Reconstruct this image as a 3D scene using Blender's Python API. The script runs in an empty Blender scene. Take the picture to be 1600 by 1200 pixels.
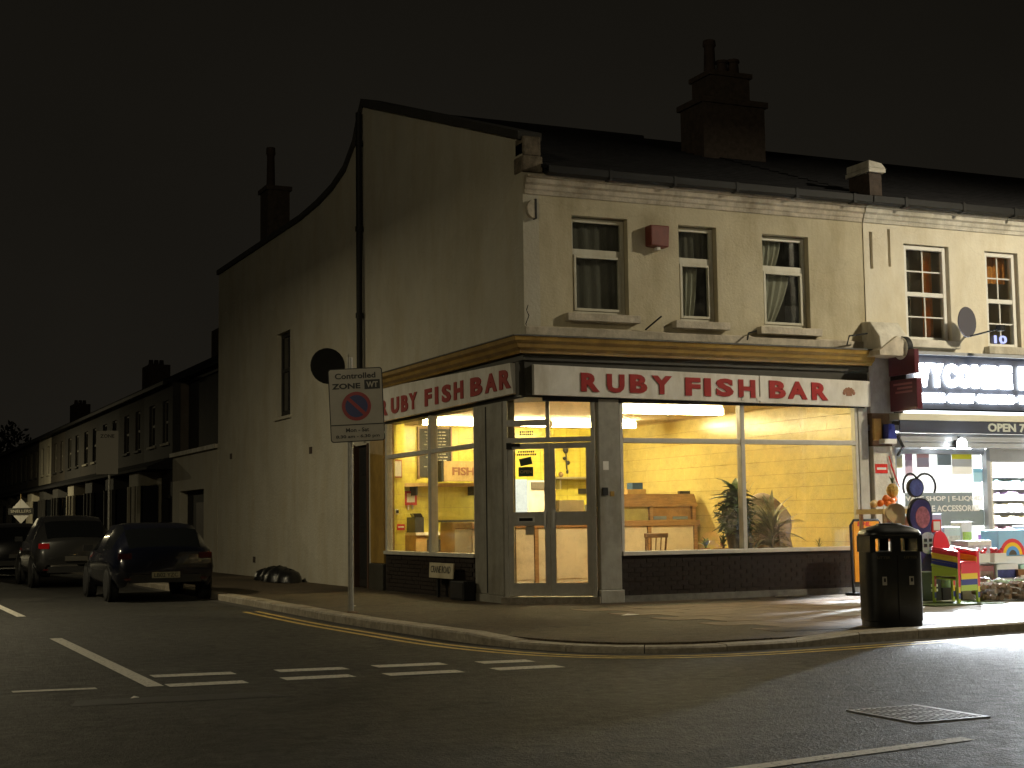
import bpy, math, random
from mathutils import Vector, Matrix
random.seed(7)
scene = bpy.context.scene
COL = scene.collection
R = math.radians

# ------------------------------------------------------------------ camera, sky, exposure
YAW, PITCH, ROLL = math.atan(1060 / 2340), math.atan(215 / 2340), 0.0137
fw = Vector((math.sin(YAW) * math.cos(PITCH), math.cos(YAW) * math.cos(PITCH), math.sin(PITCH)))
r0 = Vector((math.cos(YAW), -math.sin(YAW), 0)); u0 = r0.cross(fw)
rt = r0 * math.cos(ROLL) - u0 * math.sin(ROLL); up = u0 * math.cos(ROLL) + r0 * math.sin(ROLL)
cam_d = bpy.data.cameras.new('camera'); cam = bpy.data.objects.new('camera', cam_d); COL.objects.link(cam)
m = Matrix((rt, up, -fw)).transposed().to_4x4(); m.translation = Vector((-9.837, -21.208, 1.40))
cam.matrix_world = m
cam_d.sensor_width = 36; cam_d.lens = 52.65; cam_d.clip_end = 1500; cam_d.clip_start = .1
scene.camera = cam

world = bpy.data.worlds.new('World'); scene.world = world; world.use_nodes = True
nt = world.node_tree; bg = nt.nodes['Background']
tc = nt.nodes.new('ShaderNodeTexCoord'); sp = nt.nodes.new('ShaderNodeSeparateXYZ'); cr = nt.nodes.new('ShaderNodeValToRGB')
nt.links.new(tc.outputs['Generated'], sp.inputs[0]); nt.links.new(sp.outputs['Z'], cr.inputs[0]); sn = nt.nodes.new('ShaderNodeTexNoise'); sn.inputs['Scale'].default_value = 2.2; sn.inputs['Detail'].default_value = 5; nt.links.new(tc.outputs['Generated'], sn.inputs[0])
sm = nt.nodes.new('ShaderNodeMapRange'); sm.inputs[1].default_value = .3; sm.inputs[2].default_value = .7; sm.inputs[3].default_value = .82; sm.inputs[4].default_value = 1.18; nt.links.new(sn.outputs[0], sm.inputs[0])
sx_ = nt.nodes.new('ShaderNodeMix'); sx_.data_type = 'RGBA'; sx_.blend_type = 'MULTIPLY'; sx_.inputs[0].default_value = 1; nt.links.new(cr.outputs[0], sx_.inputs[6]); nt.links.new(sm.outputs[0], sx_.inputs[7]); nt.links.new(sx_.outputs[2], bg.inputs[0])
cr.color_ramp.elements[0].position = 0.05; cr.color_ramp.elements[0].color = (.0116, .0101, .0076, 1)
cr.color_ramp.elements[1].position = .42; cr.color_ramp.elements[1].color = (.0060, .0052, .0038, 1)
bg.inputs[1].default_value = 1.0        # town sky glow, a night without a sun
scene.view_settings.view_transform = 'Standard'; scene.view_settings.look = 'None'
scene.view_settings.exposure = 0; scene.view_settings.gamma = 1; scene.view_settings.use_curve_mapping = False
scene.render.engine = 'CYCLES'; scene.cycles.use_denoising = True
try: scene.cycles.denoiser = 'OPENIMAGEDENOISE'
except Exception: pass
scene.cycles.max_bounces = 8; scene.cycles.transparent_max_bounces = 24; scene.cycles.sample_clamp_indirect = 4
scene.cycles.caustics_reflective = False; scene.cycles.caustics_refractive = False

# lamp powers in one place
P_MAIN, P_SIDE, P_FAR, P_OPP = 1600, 500, 1100, 1900       # street lamps
E_TUBE = 82; E_LETTER = 18; E_PANEL = 900; P_FLOOD, P_BULB = 3000, 9500

# ------------------------------------------------------------------ helpers
class MB:
    def __init__(s): s.v = []; s.f = []
    def poly(s, pts):
        n = len(s.v); s.v += [tuple(p) for p in pts]; s.f.append(tuple(range(n, n + len(pts)))); return s
    def box(s, x0, x1, y0, y1, z0, z1):
        n = len(s.v)
        s.v += [(x0, y0, z0), (x1, y0, z0), (x1, y1, z0), (x0, y1, z0), (x0, y0, z1), (x1, y0, z1), (x1, y1, z1), (x0, y1, z1)]
        s.f += [tuple(n + i for i in q) for q in ((0, 3, 2, 1), (4, 5, 6, 7), (0, 1, 5, 4), (1, 2, 6, 5), (2, 3, 7, 6), (3, 0, 4, 7))]; return s
    def obox(s, c, ax, ay, az):     # oriented box: centre and half axes
        c = Vector(c); ax = Vector(ax); ay = Vector(ay); az = Vector(az); n = len(s.v)
        for k in (-1, 1):
            for i, j in ((-1, -1), (1, -1), (1, 1), (-1, 1)): s.v.append(tuple(c + ax * i + ay * j + az * k))
        s.f += [tuple(n + i for i in q) for q in ((0, 3, 2, 1), (4, 5, 6, 7), (0, 1, 5, 4), (1, 2, 6, 5), (2, 3, 7, 6), (3, 0, 4, 7))]; return s
    def prism(s, pts, d):           # closed polygon pts (3D) swept by vector d
        n = len(s.v); k = len(pts); d = Vector(d)
        s.v += [tuple(p) for p in pts] + [tuple(Vector(p) + d) for p in pts]
        s.f.append(tuple(range(n + k - 1, n - 1, -1))); s.f.append(tuple(range(n + k, n + 2 * k)))
        for i in range(k):
            j = (i + 1) % k; s.f.append((n + i, n + j, n + k + j, n + k + i))
        return s
    def tube(s, path, r, seg=8, r1=None, caps=True):
        path = [Vector(p) for p in path]; n0 = len(s.v); m_ = len(path)
        prev = None
        for i, p in enumerate(path):
            t = (path[min(i + 1, m_ - 1)] - path[max(i - 1, 0)]).normalized()
            a = prev - t * prev.dot(t) if prev is not None else t.orthogonal()
            a.normalize(); b = t.cross(a); prev = a
            rr = r if r1 is None else r + (r1 - r) * i / max(1, m_ - 1)
            for k in range(seg):
                w = 2 * math.pi * k / seg; s.v.append(tuple(p + a * math.cos(w) * rr + b * math.sin(w) * rr))
        for i in range(m_ - 1):
            for k in range(seg):
                j = (k + 1) % seg; s.f.append((n0 + i * seg + k, n0 + i * seg + j, n0 + (i + 1) * seg + j, n0 + (i + 1) * seg + k))
        if caps:
            s.f.append(tuple(n0 + k for k in range(seg - 1, -1, -1))); s.f.append(tuple(n0 + (m_ - 1) * seg + k for k in range(seg)))
        return s
    def lathe(s, prof, c=(0, 0, 0), seg=16, axis='z', sx=1, sy=1):
        n0 = len(s.v); m_ = len(prof)
        for (r, h) in prof:
            for k in range(seg):
                w = 2 * math.pi * k / seg; a, b = r * math.cos(w) * sx, r * math.sin(w) * sy
                q = (a, b, h) if axis == 'z' else ((h, a, b) if axis == 'x' else (a, h, b))
                s.v.append((c[0] + q[0], c[1] + q[1], c[2] + q[2]))
        for i in range(m_ - 1):
            for k in range(seg):
                j = (k + 1) % seg; s.f.append((n0 + i * seg + k, n0 + i * seg + j, n0 + (i + 1) * seg + j, n0 + (i + 1) * seg + k))
        s.f.append(tuple(n0 + k for k in range(seg - 1, -1, -1))); s.f.append(tuple(n0 + (m_ - 1) * seg + k for k in range(seg)))
        return s
    def ball(s, c, rx, ry=None, rz=None, seg=10, rings=6):
        ry = ry or rx; rz = rz or rx
        prof = [(max(1e-3, math.sin(math.pi * i / rings)), -math.cos(math.pi * i / rings)) for i in range(rings + 1)]
        n0 = len(s.v); s.lathe(prof, (0, 0, 0), seg)
        for i in range(n0, len(s.v)):
            x, y, z = s.v[i]; s.v[i] = (c[0] + x * rx, c[1] + y * ry, c[2] + z * rz)
        return s
    def add(s, vf, o=(0, 0, 0), r=(1, 0, 0), u=(0, 0, 1), nn=(0, -1, 0)):   # flat piece (x right, y up, z out) set in a frame
        V, F = vf; n = len(s.v); o = Vector(o); r = Vector(r); u = Vector(u); nn = Vector(nn)
        s.v += [tuple(o + r * p[0] + u * p[1] + nn * p[2]) for p in V]; s.f += [tuple(n + i for i in q) for q in F]; return s
    def mesh(s, name, mat, off=Vector((0, 0, 0)), smooth=False):
        me = bpy.data.meshes.new(name); me.from_pydata([tuple(Vector(p) - off) for p in s.v], [], s.f); me.validate()
        me.materials.append(mat)
        if smooth: me.polygons.foreach_set('use_smooth', [True] * len(me.polygons))
        return me
    def build(s, name, mat, parent=None, smooth=False, label=None, bevel=0):
        if parent is not None: off = wloc(parent)
        else:
            xs = [p[0] for p in s.v]; ys = [p[1] for p in s.v]; zs = [p[2] for p in s.v]
            off = Vector(((min(xs) + max(xs)) / 2, (min(ys) + max(ys)) / 2, min(zs)))
        me = s.mesh(name, mat, off, smooth); o = bpy.data.objects.new(name, me); COL.objects.link(o)
        if parent is not None: o.parent = parent
        else: o.location = off
        if label: o['label'] = label
        if bevel:
            b = o.modifiers.new('bevel', 'BEVEL'); b.width = bevel; b.segments = 2; b.limit_method = 'ANGLE'
        if smooth:
            try:
                for e in me.edges: pass
                me.set_sharp_from_angle(angle=R(40))
            except Exception: pass
        return o

def wloc(o):
    v = Vector((0, 0, 0))
    while o is not None: v = v + o.location; o = o.parent
    return v
def thing(name, label, cat, loc=(0, 0, 0), group=None, rotz=0):
    o = bpy.data.objects.new(name, None); COL.objects.link(o); o.location = loc; o.rotation_euler = (0, 0, rotz)
    o.empty_display_size = .1; o['label'] = label; o['category'] = cat
    if group: o['group'] = group
    return o
def tag(o, label, cat, group=None):
    o['label'] = label; o['category'] = cat
    if group: o['group'] = group
    return o
def struct(o, label=None):
    o['kind'] = 'structure'
    if label: o['label'] = label
    return o
def stuff(o): o['kind'] = 'stuff'; return o
def holder(name, loc=(0, 0, 0)):
    o = bpy.data.objects.new(name, None); COL.objects.link(o); o.location = loc; o['kind'] = 'structure'; o.empty_display_size = .1; return o
def inst(name, me, parent, loc, rot=(0, 0, 0), scale=(1, 1, 1)):
    o = bpy.data.objects.new(name, me); COL.objects.link(o); o.parent = parent; o.location = loc; o.rotation_euler = rot; o.scale = scale; return o
def copy_tree(o, parent=None):
    c = o.copy(); COL.objects.link(c); c.parent = parent
    for ch in list(o.children): copy_tree(ch, c)
    return c

def grid_wall(mb, plane, d0, d1, a0, a1, z0, z1, holes):
    """slab wall with rectangular openings; plane 'y': a=x, thickness d in y; plane 'x': a=y, thickness d in x"""
    As = sorted({a0, a1, *[v for h in holes for v in h[:2] if a0 < v < a1]}); Zs = sorted({z0, z1, *[v for h in holes for v in h[2:] if z0 < v < z1]})
    def solid(i, k):
        if i < 0 or k < 0 or i >= len(As) - 1 or k >= len(Zs) - 1: return False
        a, z = (As[i] + As[i + 1]) / 2, (Zs[k] + Zs[k + 1]) / 2
        return not any(h[0] < a < h[1] and h[2] < z < h[3] for h in holes)
    P = (lambda a, d, z: (a, d, z)) if plane == 'y' else (lambda a, d, z: (d, a, z))
    for i in range(len(As) - 1):
        for k in range(len(Zs) - 1):
            if not solid(i, k): continue
            A, B, Z, W = As[i], As[i + 1], Zs[k], Zs[k + 1]
            mb.poly([P(A, d0, Z), P(B, d0, Z), P(B, d0, W), P(A, d0, W)]); mb.poly([P(A, d1, Z), P(A, d1, W), P(B, d1, W), P(B, d1, Z)])
            if not solid(i - 1, k): mb.poly([P(A, d0, Z), P(A, d0, W), P(A, d1, W), P(A, d1, Z)])
            if not solid(i + 1, k): mb.poly([P(B, d0, Z), P(B, d1, Z), P(B, d1, W), P(B, d0, W)])
            if not solid(i, k - 1): mb.poly([P(A, d0, Z), P(A, d1, Z), P(B, d1, Z), P(B, d0, Z)])
            if not solid(i, k + 1): mb.poly([P(A, d0, W), P(B, d0, W), P(B, d1, W), P(A, d1, W)])
    return mb

def text(s, h, w=None, depth=.008, bold=0.0):
    cu = bpy.data.curves.new('lettering', 'FONT'); cu.body = s; cu.size = 1; cu.extrude = .5; cu.offset = bold; cu.resolution_u = 3
    ob = bpy.data.objects.new('lettering', cu); COL.objects.link(ob)
    dg = bpy.context.evaluated_depsgraph_get(); me = bpy.data.meshes.new_from_object(ob.evaluated_get(dg))
    V = [tuple(v.co) for v in me.vertices]; F = [tuple(p.vertices) for p in me.polygons]
    bpy.data.objects.remove(ob); bpy.data.curves.remove(cu); bpy.data.meshes.remove(me)
    x0 = min(v[0] for v in V); x1 = max(v[0] for v in V); y0 = min(v[1] for v in V); y1 = max(v[1] for v in V)
    low = any(c in 'gpqy,;|' for c in s); sy = h / (y1 - y0) if not low else h / (y1 - y0)
    sx = w / (x1 - x0) if w else sy
    return [((v[0] - x0) * sx, (v[1] - y0) * sy, (v[2] + .5) * depth) for v in V], F

# ------------------------------------------------------------------ materials
def mat(name, col, rough=.6, metal=0, var=.0, vscale=3, bump=0, bscale=40, spec=.5, coat=0, col2=None, stain=0, rvar=0, vstretch=None, patch=0):
    m_ = bpy.data.materials.new(name); m_.use_nodes = True; t = m_.node_tree; N = t.nodes; L = t.links
    b = N['Principled BSDF']; b.inputs['Roughness'].default_value = rough; b.inputs['Metallic'].default_value = metal
    b.inputs['Specular IOR Level'].default_value = spec; b.inputs['Coat Weight'].default_value = coat; b.inputs['Coat Roughness'].default_value = .08
    b.inputs['Base Color'].default_value = (*col, 1)
    if var or bump or stain or rvar or col2:
        c = N.new('ShaderNodeTexCoord'); mp = N.new('ShaderNodeMapping'); L.new(c.outputs['Object'], mp.inputs[0])
        if vstretch: mp.inputs['Scale'].default_value = vstretch
    if var or col2:
        n = N.new('ShaderNodeTexNoise'); n.inputs['Scale'].default_value = vscale; n.inputs['Detail'].default_value = 8; n.inputs['Roughness'].default_value = .65
        L.new(mp.outputs[0], n.inputs[0]); rp = N.new('ShaderNodeValToRGB'); L.new(n.outputs[0], rp.inputs[0])
        rp.color_ramp.elements[0].position = .32; rp.color_ramp.elements[1].position = .68
        lo = col2 if col2 else tuple(max(0, x * (1 - var)) for x in col)
        hi = col if col2 else tuple(min(1, x * (1 + var * .6)) for x in col)
        rp.color_ramp.elements[0].color = (*lo, 1); rp.color_ramp.elements[1].color = (*hi, 1)
        out = rp.outputs[0]
        if stain:
            n2 = N.new('ShaderNodeTexNoise'); n2.inputs['Scale'].default_value = 1.1; n2.inputs['Detail'].default_value = 10; n2.inputs['Roughness'].default_value = .7
            mp2 = N.new('ShaderNodeMapping'); mp2.inputs['Scale'].default_value = (1.6, 1.6, .45); L.new(c.outputs['Object'], mp2.inputs[0]); L.new(mp2.outputs[0], n2.inputs[0])
            r2 = N.new('ShaderNodeValToRGB'); r2.color_ramp.elements[0].position = .36; r2.color_ramp.elements[1].position = .56
            k = 1 - stain; r2.color_ramp.elements[0].color = (k, k * .96, k * .88, 1); r2.color_ramp.elements[1].color = (1, 1, 1, 1); L.new(n2.outputs[0], r2.inputs[0])
            mx = N.new('ShaderNodeMix'); mx.data_type = 'RGBA'; mx.blend_type = 'MULTIPLY'; mx.inputs[0].default_value = 1
            L.new(out, mx.inputs[6]); L.new(r2.outputs[0], mx.inputs[7]); out = mx.outputs[2]
        if patch:
            pn = N.new('ShaderNodeTexNoise'); pn.inputs['Scale'].default_value = 1.3; pn.inputs['Detail'].default_value = 5; L.new(c.outputs['Object'], pn.inputs[0])
            pa = N.new('ShaderNodeVectorMath'); pa.operation = 'MULTIPLY_ADD'; pa.inputs[1].default_value = (1.1, 1.1, 1.1); L.new(pn.outputs['Color'], pa.inputs[0]); L.new(c.outputs['Object'], pa.inputs[2])
            pv_ = N.new('ShaderNodeTexVoronoi'); pv_.inputs['Scale'].default_value = .55; L.new(pa.outputs[0], pv_.inputs[0]); ps = N.new('ShaderNodeSeparateColor'); L.new(pv_.outputs['Color'], ps.inputs[0])
            pr = N.new('ShaderNodeMapRange'); pr.inputs[3].default_value = 1 - patch; pr.inputs[4].default_value = 1 + patch * .5; L.new(ps.outputs[0], pr.inputs[0])
            pe = N.new('ShaderNodeTexVoronoi'); pe.feature = 'DISTANCE_TO_EDGE'; pe.inputs['Scale'].default_value = .3; L.new(pa.outputs[0], pe.inputs[0])
            pc = N.new('ShaderNodeMapRange'); pc.inputs[1].default_value = .0008; pc.inputs[2].default_value = .005; pc.inputs[3].default_value = .93; pc.inputs[4].default_value = 1; L.new(pe.outputs['Distance'], pc.inputs[0])
            pm = N.new('ShaderNodeMath'); pm.operation = 'MULTIPLY'; L.new(pr.outputs[0], pm.inputs[0]); L.new(pc.outputs[0], pm.inputs[1])
            px_ = N.new('ShaderNodeMix'); px_.data_type = 'RGBA'; px_.blend_type = 'MULTIPLY'; px_.inputs[0].default_value = 1; L.new(out, px_.inputs[6]); L.new(pm.outputs[0], px_.inputs[7]); out = px_.outputs[2]
        L.new(out, b.inputs['Base Color'])
    if rvar:
        n3 = N.new('ShaderNodeTexNoise'); n3.inputs['Scale'].default_value = vscale * .7; n3.inputs['Detail'].default_value = 6; L.new(mp.outputs[0], n3.inputs[0])
        mr = N.new('ShaderNodeMapRange'); mr.inputs[1].default_value = .3; mr.inputs[2].default_value = .7; mr.inputs[3].default_value = max(.05, rough - rvar); mr.inputs[4].default_value = min(1, rough + rvar)
        L.new(n3.outputs[0], mr.inputs[0]); L.new(mr.outputs[0], b.inputs['Roughness'])
    if bump:
        n4 = N.new('ShaderNodeTexNoise'); n4.inputs['Scale'].default_value = bscale; n4.inputs['Detail'].default_value = 6; n4.inputs['Roughness'].default_value = .6; L.new(mp.outputs[0], n4.inputs[0])
        bp = N.new('ShaderNodeBump'); bp.inputs['Strength'].default_value = bump; bp.inputs['Distance'].default_value = .02; L.new(n4.outputs[0], bp.inputs['Height']); L.new(bp.outputs[0], b.inputs['Normal'])
    return m_
def emit(name, col, s):
    m_ = bpy.data.materials.new(name); m_.use_nodes = True; t = m_.node_tree; t.nodes.clear()
    e = t.nodes.new('ShaderNodeEmission'); o = t.nodes.new('ShaderNodeOutputMaterial'); e.inputs[0].default_value = (*col, 1); e.inputs[1].default_value = s
    t.links.new(e.outputs[0], o.inputs[0]); return m_
def glass(name, tint=(1, 1, 1), dirt=0.0, rough=.02):
    m_ = bpy.data.materials.new(name); m_.use_nodes = True; t = m_.node_tree; t.nodes.clear(); N = t.nodes; L = t.links
    o = N.new('ShaderNodeOutputMaterial'); tr = N.new('ShaderNodeBsdfTransparent'); gl = N.new('ShaderNodeBsdfGlossy'); lw = N.new('ShaderNodeLayerWeight'); lw.inputs[0].default_value = .5; pw = N.new('ShaderNodeMath'); pw.operation = 'POWER'; pw.inputs[1].default_value = 5; fr = N.new('ShaderNodeMath'); fr.operation = 'MULTIPLY_ADD'; fr.inputs[1].default_value = .96; fr.inputs[2].default_value = .04; mx = N.new('ShaderNodeMixShader')
    tr.inputs[0].default_value = (*tint, 1); gl.inputs['Roughness'].default_value = rough; L.new(lw.outputs['Facing'], pw.inputs[0]); L.new(pw.outputs[0], fr.inputs[0])
    L.new(fr.outputs[0], mx.inputs[0]); L.new(tr.outputs[0], mx.inputs[1]); L.new(gl.outputs[0], mx.inputs[2]); out = mx.outputs[0]
    if dirt:
        df = N.new('ShaderNodeBsdfDiffuse'); df.inputs[0].default_value = (.6, .58, .5, 1); m2 = N.new('ShaderNodeMixShader')
        c = N.new('ShaderNodeTexCoord'); n = N.new('ShaderNodeTexNoise'); n.inputs['Scale'].default_value = 3.5; n.inputs['Detail'].default_value = 9; n.inputs['Roughness'].default_value = .75
        mr = N.new('ShaderNodeMapRange'); mr.inputs[1].default_value = .45; mr.inputs[2].default_value = .8; mr.inputs[3].default_value = dirt * .15; mr.inputs[4].default_value = dirt
        L.new(c.outputs['Object'], n.inputs[0]); L.new(n.outputs[0], mr.inputs[0]); L.new(mr.outputs[0], m2.inputs[0]); L.new(out, m2.inputs[1]); L.new(df.outputs[0], m2.inputs[2]); out = m2.outputs[0]
    L.new(out, o.inputs[0]); return m_
def asphalt(name, col, rough, glint):
    m_ = bpy.data.materials.new(name); m_.use_nodes = True; t = m_.node_tree; N = t.nodes; L = t.links; b = N['Principled BSDF']
    c = N.new('ShaderNodeTexCoord')
    def noise(sc, det=6, ro=.6):
        n = N.new('ShaderNodeTexNoise'); n.inputs['Scale'].default_value = sc; n.inputs['Detail'].default_value = det; n.inputs['Roughness'].default_value = ro; L.new(c.outputs['Object'], n.inputs[0]); return n
    big, mid = noise(.45, 8, .62), noise(7, 6)
    vo = N.new('ShaderNodeTexVoronoi'); vo.inputs['Scale'].default_value = 95; L.new(c.outputs['Object'], vo.inputs[0])
    vo2 = N.new('ShaderNodeTexVoronoi'); vo2.inputs['Scale'].default_value = 34; L.new(c.outputs['Object'], vo2.inputs[0])
    rp = N.new('ShaderNodeValToRGB'); rp.color_ramp.elements[0].position = .3; rp.color_ramp.elements[1].position = .7
    rp.color_ramp.elements[0].color = (*[x * .62 for x in col], 1); rp.color_ramp.elements[1].color = (*[x * 1.35 for x in col], 1); L.new(big.outputs[0], rp.inputs[0])
    st = N.new('ShaderNodeValToRGB'); st.color_ramp.elements[0].color = (.55, .55, .55, 1); st.color_ramp.elements[1].color = (1.7, 1.65, 1.55, 1); st.color_ramp.elements[0].position = .2; st.color_ramp.elements[1].position = .8
    L.new(vo.outputs['Color'], st.inputs[0])
    mx = N.new('ShaderNodeMix'); mx.data_type = 'RGBA'; mx.blend_type = 'MULTIPLY'; mx.inputs[0].default_value = 1; L.new(rp.outputs[0], mx.inputs[6]); L.new(st.outputs[0], mx.inputs[7]); nb = noise(1.6, 5); wa = N.new('ShaderNodeVectorMath'); wa.operation = 'MULTIPLY_ADD'; wa.inputs[1].default_value = (1.6, 1.6, 0); L.new(nb.outputs['Color'], wa.inputs[0]); L.new(c.outputs['Object'], wa.inputs[2])
    ve = N.new('ShaderNodeTexVoronoi'); ve.feature = 'DISTANCE_TO_EDGE'; ve.inputs['Scale'].default_value = .33; L.new(wa.outputs[0], ve.inputs[0])
    vc = N.new('ShaderNodeTexVoronoi'); vc.inputs['Scale'].default_value = .33; L.new(wa.outputs[0], vc.inputs[0])
    cm = N.new('ShaderNodeMapRange'); cm.inputs[1].default_value = .002; cm.inputs[2].default_value = .012; cm.inputs[3].default_value = .35; cm.inputs[4].default_value = 1; L.new(ve.outputs['Distance'], cm.inputs[0])
    cs = N.new('ShaderNodeSeparateColor'); L.new(vc.outputs['Color'], cs.inputs[0]); ct_ = N.new('ShaderNodeMapRange'); ct_.inputs[3].default_value = .78; ct_.inputs[4].default_value = 1.3; L.new(cs.outputs[0], ct_.inputs[0])
    mm = N.new('ShaderNodeMath'); mm.operation = 'MULTIPLY'; L.new(cm.outputs[0], mm.inputs[0]); L.new(ct_.outputs[0], mm.inputs[1])
    mx2 = N.new('ShaderNodeMix'); mx2.data_type = 'RGBA'; mx2.blend_type = 'MULTIPLY'; mx2.inputs[0].default_value = 1; L.new(mx.outputs[2], mx2.inputs[6]); L.new(mm.outputs[0], mx2.inputs[7]); L.new(mx2.outputs[2], b.inputs['Base Color'])
    mr = N.new('ShaderNodeMapRange'); mr.inputs[1].default_value = .3; mr.inputs[2].default_value = .7; mr.inputs[3].default_value = rough - .08; mr.inputs[4].default_value = rough + .12; L.new(mid.outputs[0], mr.inputs[0]); L.new(mr.outputs[0], b.inputs['Roughness'])
    ad = N.new('ShaderNodeMath'); ad.operation = 'ADD'; L.new(vo.outputs['Distance'], ad.inputs[0])
    ml = N.new('ShaderNodeMath'); ml.operation = 'MULTIPLY'; ml.inputs[1].default_value = 1.3; L.new(vo2.outputs['Distance'], ml.inputs[0]); L.new(ml.outputs[0], ad.inputs[1])
    bp = N.new('ShaderNodeBump'); bp.inputs['Strength'].default_value = glint; bp.inputs['Distance'].default_value = .012; L.new(ad.outputs[0], bp.inputs['Height']); L.new(bp.outputs[0], b.inputs['Normal'])
    b.inputs['Specular IOR Level'].default_value = .36
    return m_

M = {}
M['road'] = asphalt('road_asphalt', (.024, .0235, .022), .62, .6)
M['pave'] = asphalt('pavement_asphalt', (.062, .047, .03), .75, .35)
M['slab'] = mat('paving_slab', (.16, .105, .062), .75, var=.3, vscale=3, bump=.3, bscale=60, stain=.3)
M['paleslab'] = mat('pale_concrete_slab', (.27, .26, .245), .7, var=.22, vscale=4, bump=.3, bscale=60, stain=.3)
M['kerb'] = mat('granite_kerb', (.36, .32, .25), .65, var=.35, vscale=14, bump=.35, bscale=50, stain=.3)
M['kerbdark'] = mat('kerb_joint', (.05, .05, .045), .9)
def worn(name, col):
    m_ = mat(name, col, .65, var=.3, vscale=30, bump=.3, bscale=80, col2=(.06, .055, .05)); r_ = [n for n in m_.node_tree.nodes if n.type == 'VALTORGB'][0]
    r_.color_ramp.elements[0].position = .36; r_.color_ramp.elements[1].position = .44; e = r_.color_ramp.elements.new(.62); e.color = (*[c * 1.12 for c in col], 1); return m_
M['white_line'] = worn('road_paint_white', (.52, .50, .44))
M['yellow_line'] = mat('road_paint_yellow', (.55, .39, .10), .65, var=.45, vscale=8, bump=.3, bscale=80)
M['cream'] = mat('cream_render', (.57, .51, .36), .8, var=.09, vscale=2.2, bump=.5, bscale=22, stain=.2, patch=.05)
M['flank'] = mat('flank_render', (.53, .50, .41), .85, var=.07, vscale=1.2, bump=.7, bscale=16, stain=.09, patch=.06)
M['cream2'] = mat('fresh_cream_render', (.76, .71, .58), .75, var=.08, vscale=2, bump=.35, bscale=26, stain=.12, patch=.03)
M['whitestone'] = mat('white_painted_stone', (.66, .63, .55), .7, var=.18, vscale=5, bump=.4, bscale=30, stain=.35)
M['cornice_old'] = mat('weathered_cornice', (.56, .5, .4), .75, var=.25, vscale=6, bump=.4, bscale=30, stain=.4)
M['stone'] = mat('rough_stone', (.24, .2, .15), .9, var=.5, vscale=9, bump=.8, bscale=25, stain=.5)
M['slate'] = mat('roof_slate', (.02, .02, .022), .85, var=.3, vscale=4, bump=.3, bscale=30, spec=.1)
M['coping'] = mat('dark_coping', (.035, .033, .03), .85, var=.3, vscale=6, bump=.5, bscale=12)
M['brickdark'] = mat('dark_brick', (.022, .015, .011), .75, var=.45, vscale=11, bump=.4, bscale=60, spec=.25)
M['mortar'] = mat('dark_mortar', (.022, .016, .012), .9, var=.3)
M['chimbrick'] = mat('chimney_brick', (.075, .055, .042), .85, var=.4, vscale=9, bump=.5, bscale=30)
M['ochre'] = mat('ochre_gloss_paint', (.36, .225, .055), .32, var=.22, vscale=5, bump=.2, bscale=18, stain=.35)
M['darkgreen'] = mat('dark_frieze_paint', (.045, .042, .032), .45, var=.3, vscale=6, stain=.2)
M['lead'] = mat('lead_flashing', (.12, .115, .1), .6, var=.4, vscale=8, bump=.4, bscale=20)
M['signwhite'] = mat('sign_panel_white', (.78, .76, .71), .35, var=.1, vscale=3, stain=.25)
M['red_letter'] = mat('red_letter', (.34, .02, .018), .4, var=.15, vscale=12)
M['brown_logo'] = mat('brown_logo', (.23, .10, .05), .6)
M['pilgrey'] = mat('grey_gloss_pilaster', (.32, .31, .27), .3, var=.2, vscale=5, bump=.1, bscale=20, stain=.3)
M['alu'] = mat('aluminium_frame', (.52, .51, .46), .38, var=.12, vscale=10, stain=.2)
M['alupaint'] = mat('white_window_bar', (.55, .53, .48), .4, var=.12, vscale=8)
M['upvc'] = mat('upvc_frame', (.62, .60, .5), .35, var=.08, vscale=6, stain=.15)
M['upvcw'] = mat('white_upvc_frame', (.78, .77, .72), .35, var=.05, vscale=6)
M['glass'] = glass('shop_glass', (1, .99, .96), .15)
M['glassup'] = glass('upper_window_glass', (.9, .92, .9), .05)
M['tile'] = mat('yellow_wall_tile', (.75, .63, .24), .22, var=.10, vscale=4, bump=.06, bscale=7)
M['tile2'] = mat('yellow_wall_tile_back', (.76, .67, .12), .22, var=.10, vscale=4, bump=.06, bscale=7)
M['grout'] = mat('tile_grout', (.48, .36, .13), .8, var=.2)
M['ceil'] = mat('shop_ceiling', (.74, .66, .45), .7, var=.1, bump=.1)
M['floorshop'] = mat('terracotta_floor', (.40, .2, .09), .4, var=.2, vscale=6)
M['laminate'] = mat('cream_laminate', (.8, .76, .66), .35, var=.04, vscale=3)
M['wood'] = mat('counter_wood', (.36, .22, .11), .4, var=.35, vscale=4, vstretch=(1, 1, 12), bump=.1, bscale=30)
M['woodlight'] = mat('pine_board', (.55, .38, .15), .5, var=.2, vscale=5)
M['dark'] = mat('black_plastic', (.018, .018, .018), .4, var=.2, vscale=8)
M['black'] = mat('black_metal', (.014, .014, .014), .6, spec=.25, var=.2, vscale=8, bump=.1)
M['binblack'] = mat('bin_black', (.016, .017, .017), .38, var=.25, vscale=7, bump=.12, bscale=90, rvar=.1)
M['steel'] = mat('stainless_steel', (.6, .58, .54), .28, metal=.9, var=.1)
M['galv'] = mat('galvanised_pole', (.42, .41, .37), .45, metal=.5, var=.2, vscale=12, bump=.1)
M['white'] = mat('white_plastic', (.78, .77, .74), .4, var=.05)
M['redp'] = mat('red_plastic', (.55, .03, .02), .35)
M['redpink'] = mat('pinkish_red_plastic', (.62, .05, .07), .3)
M['alarm'] = mat('faded_red_alarm', (.17, .035, .022), .5, var=.25, vscale=7)
M['greenp'] = mat('lime_plastic', (.38, .5, .06), .35)
M['yellowp'] = mat('yellow_plastic', (.75, .55, .05), .35)
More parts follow.
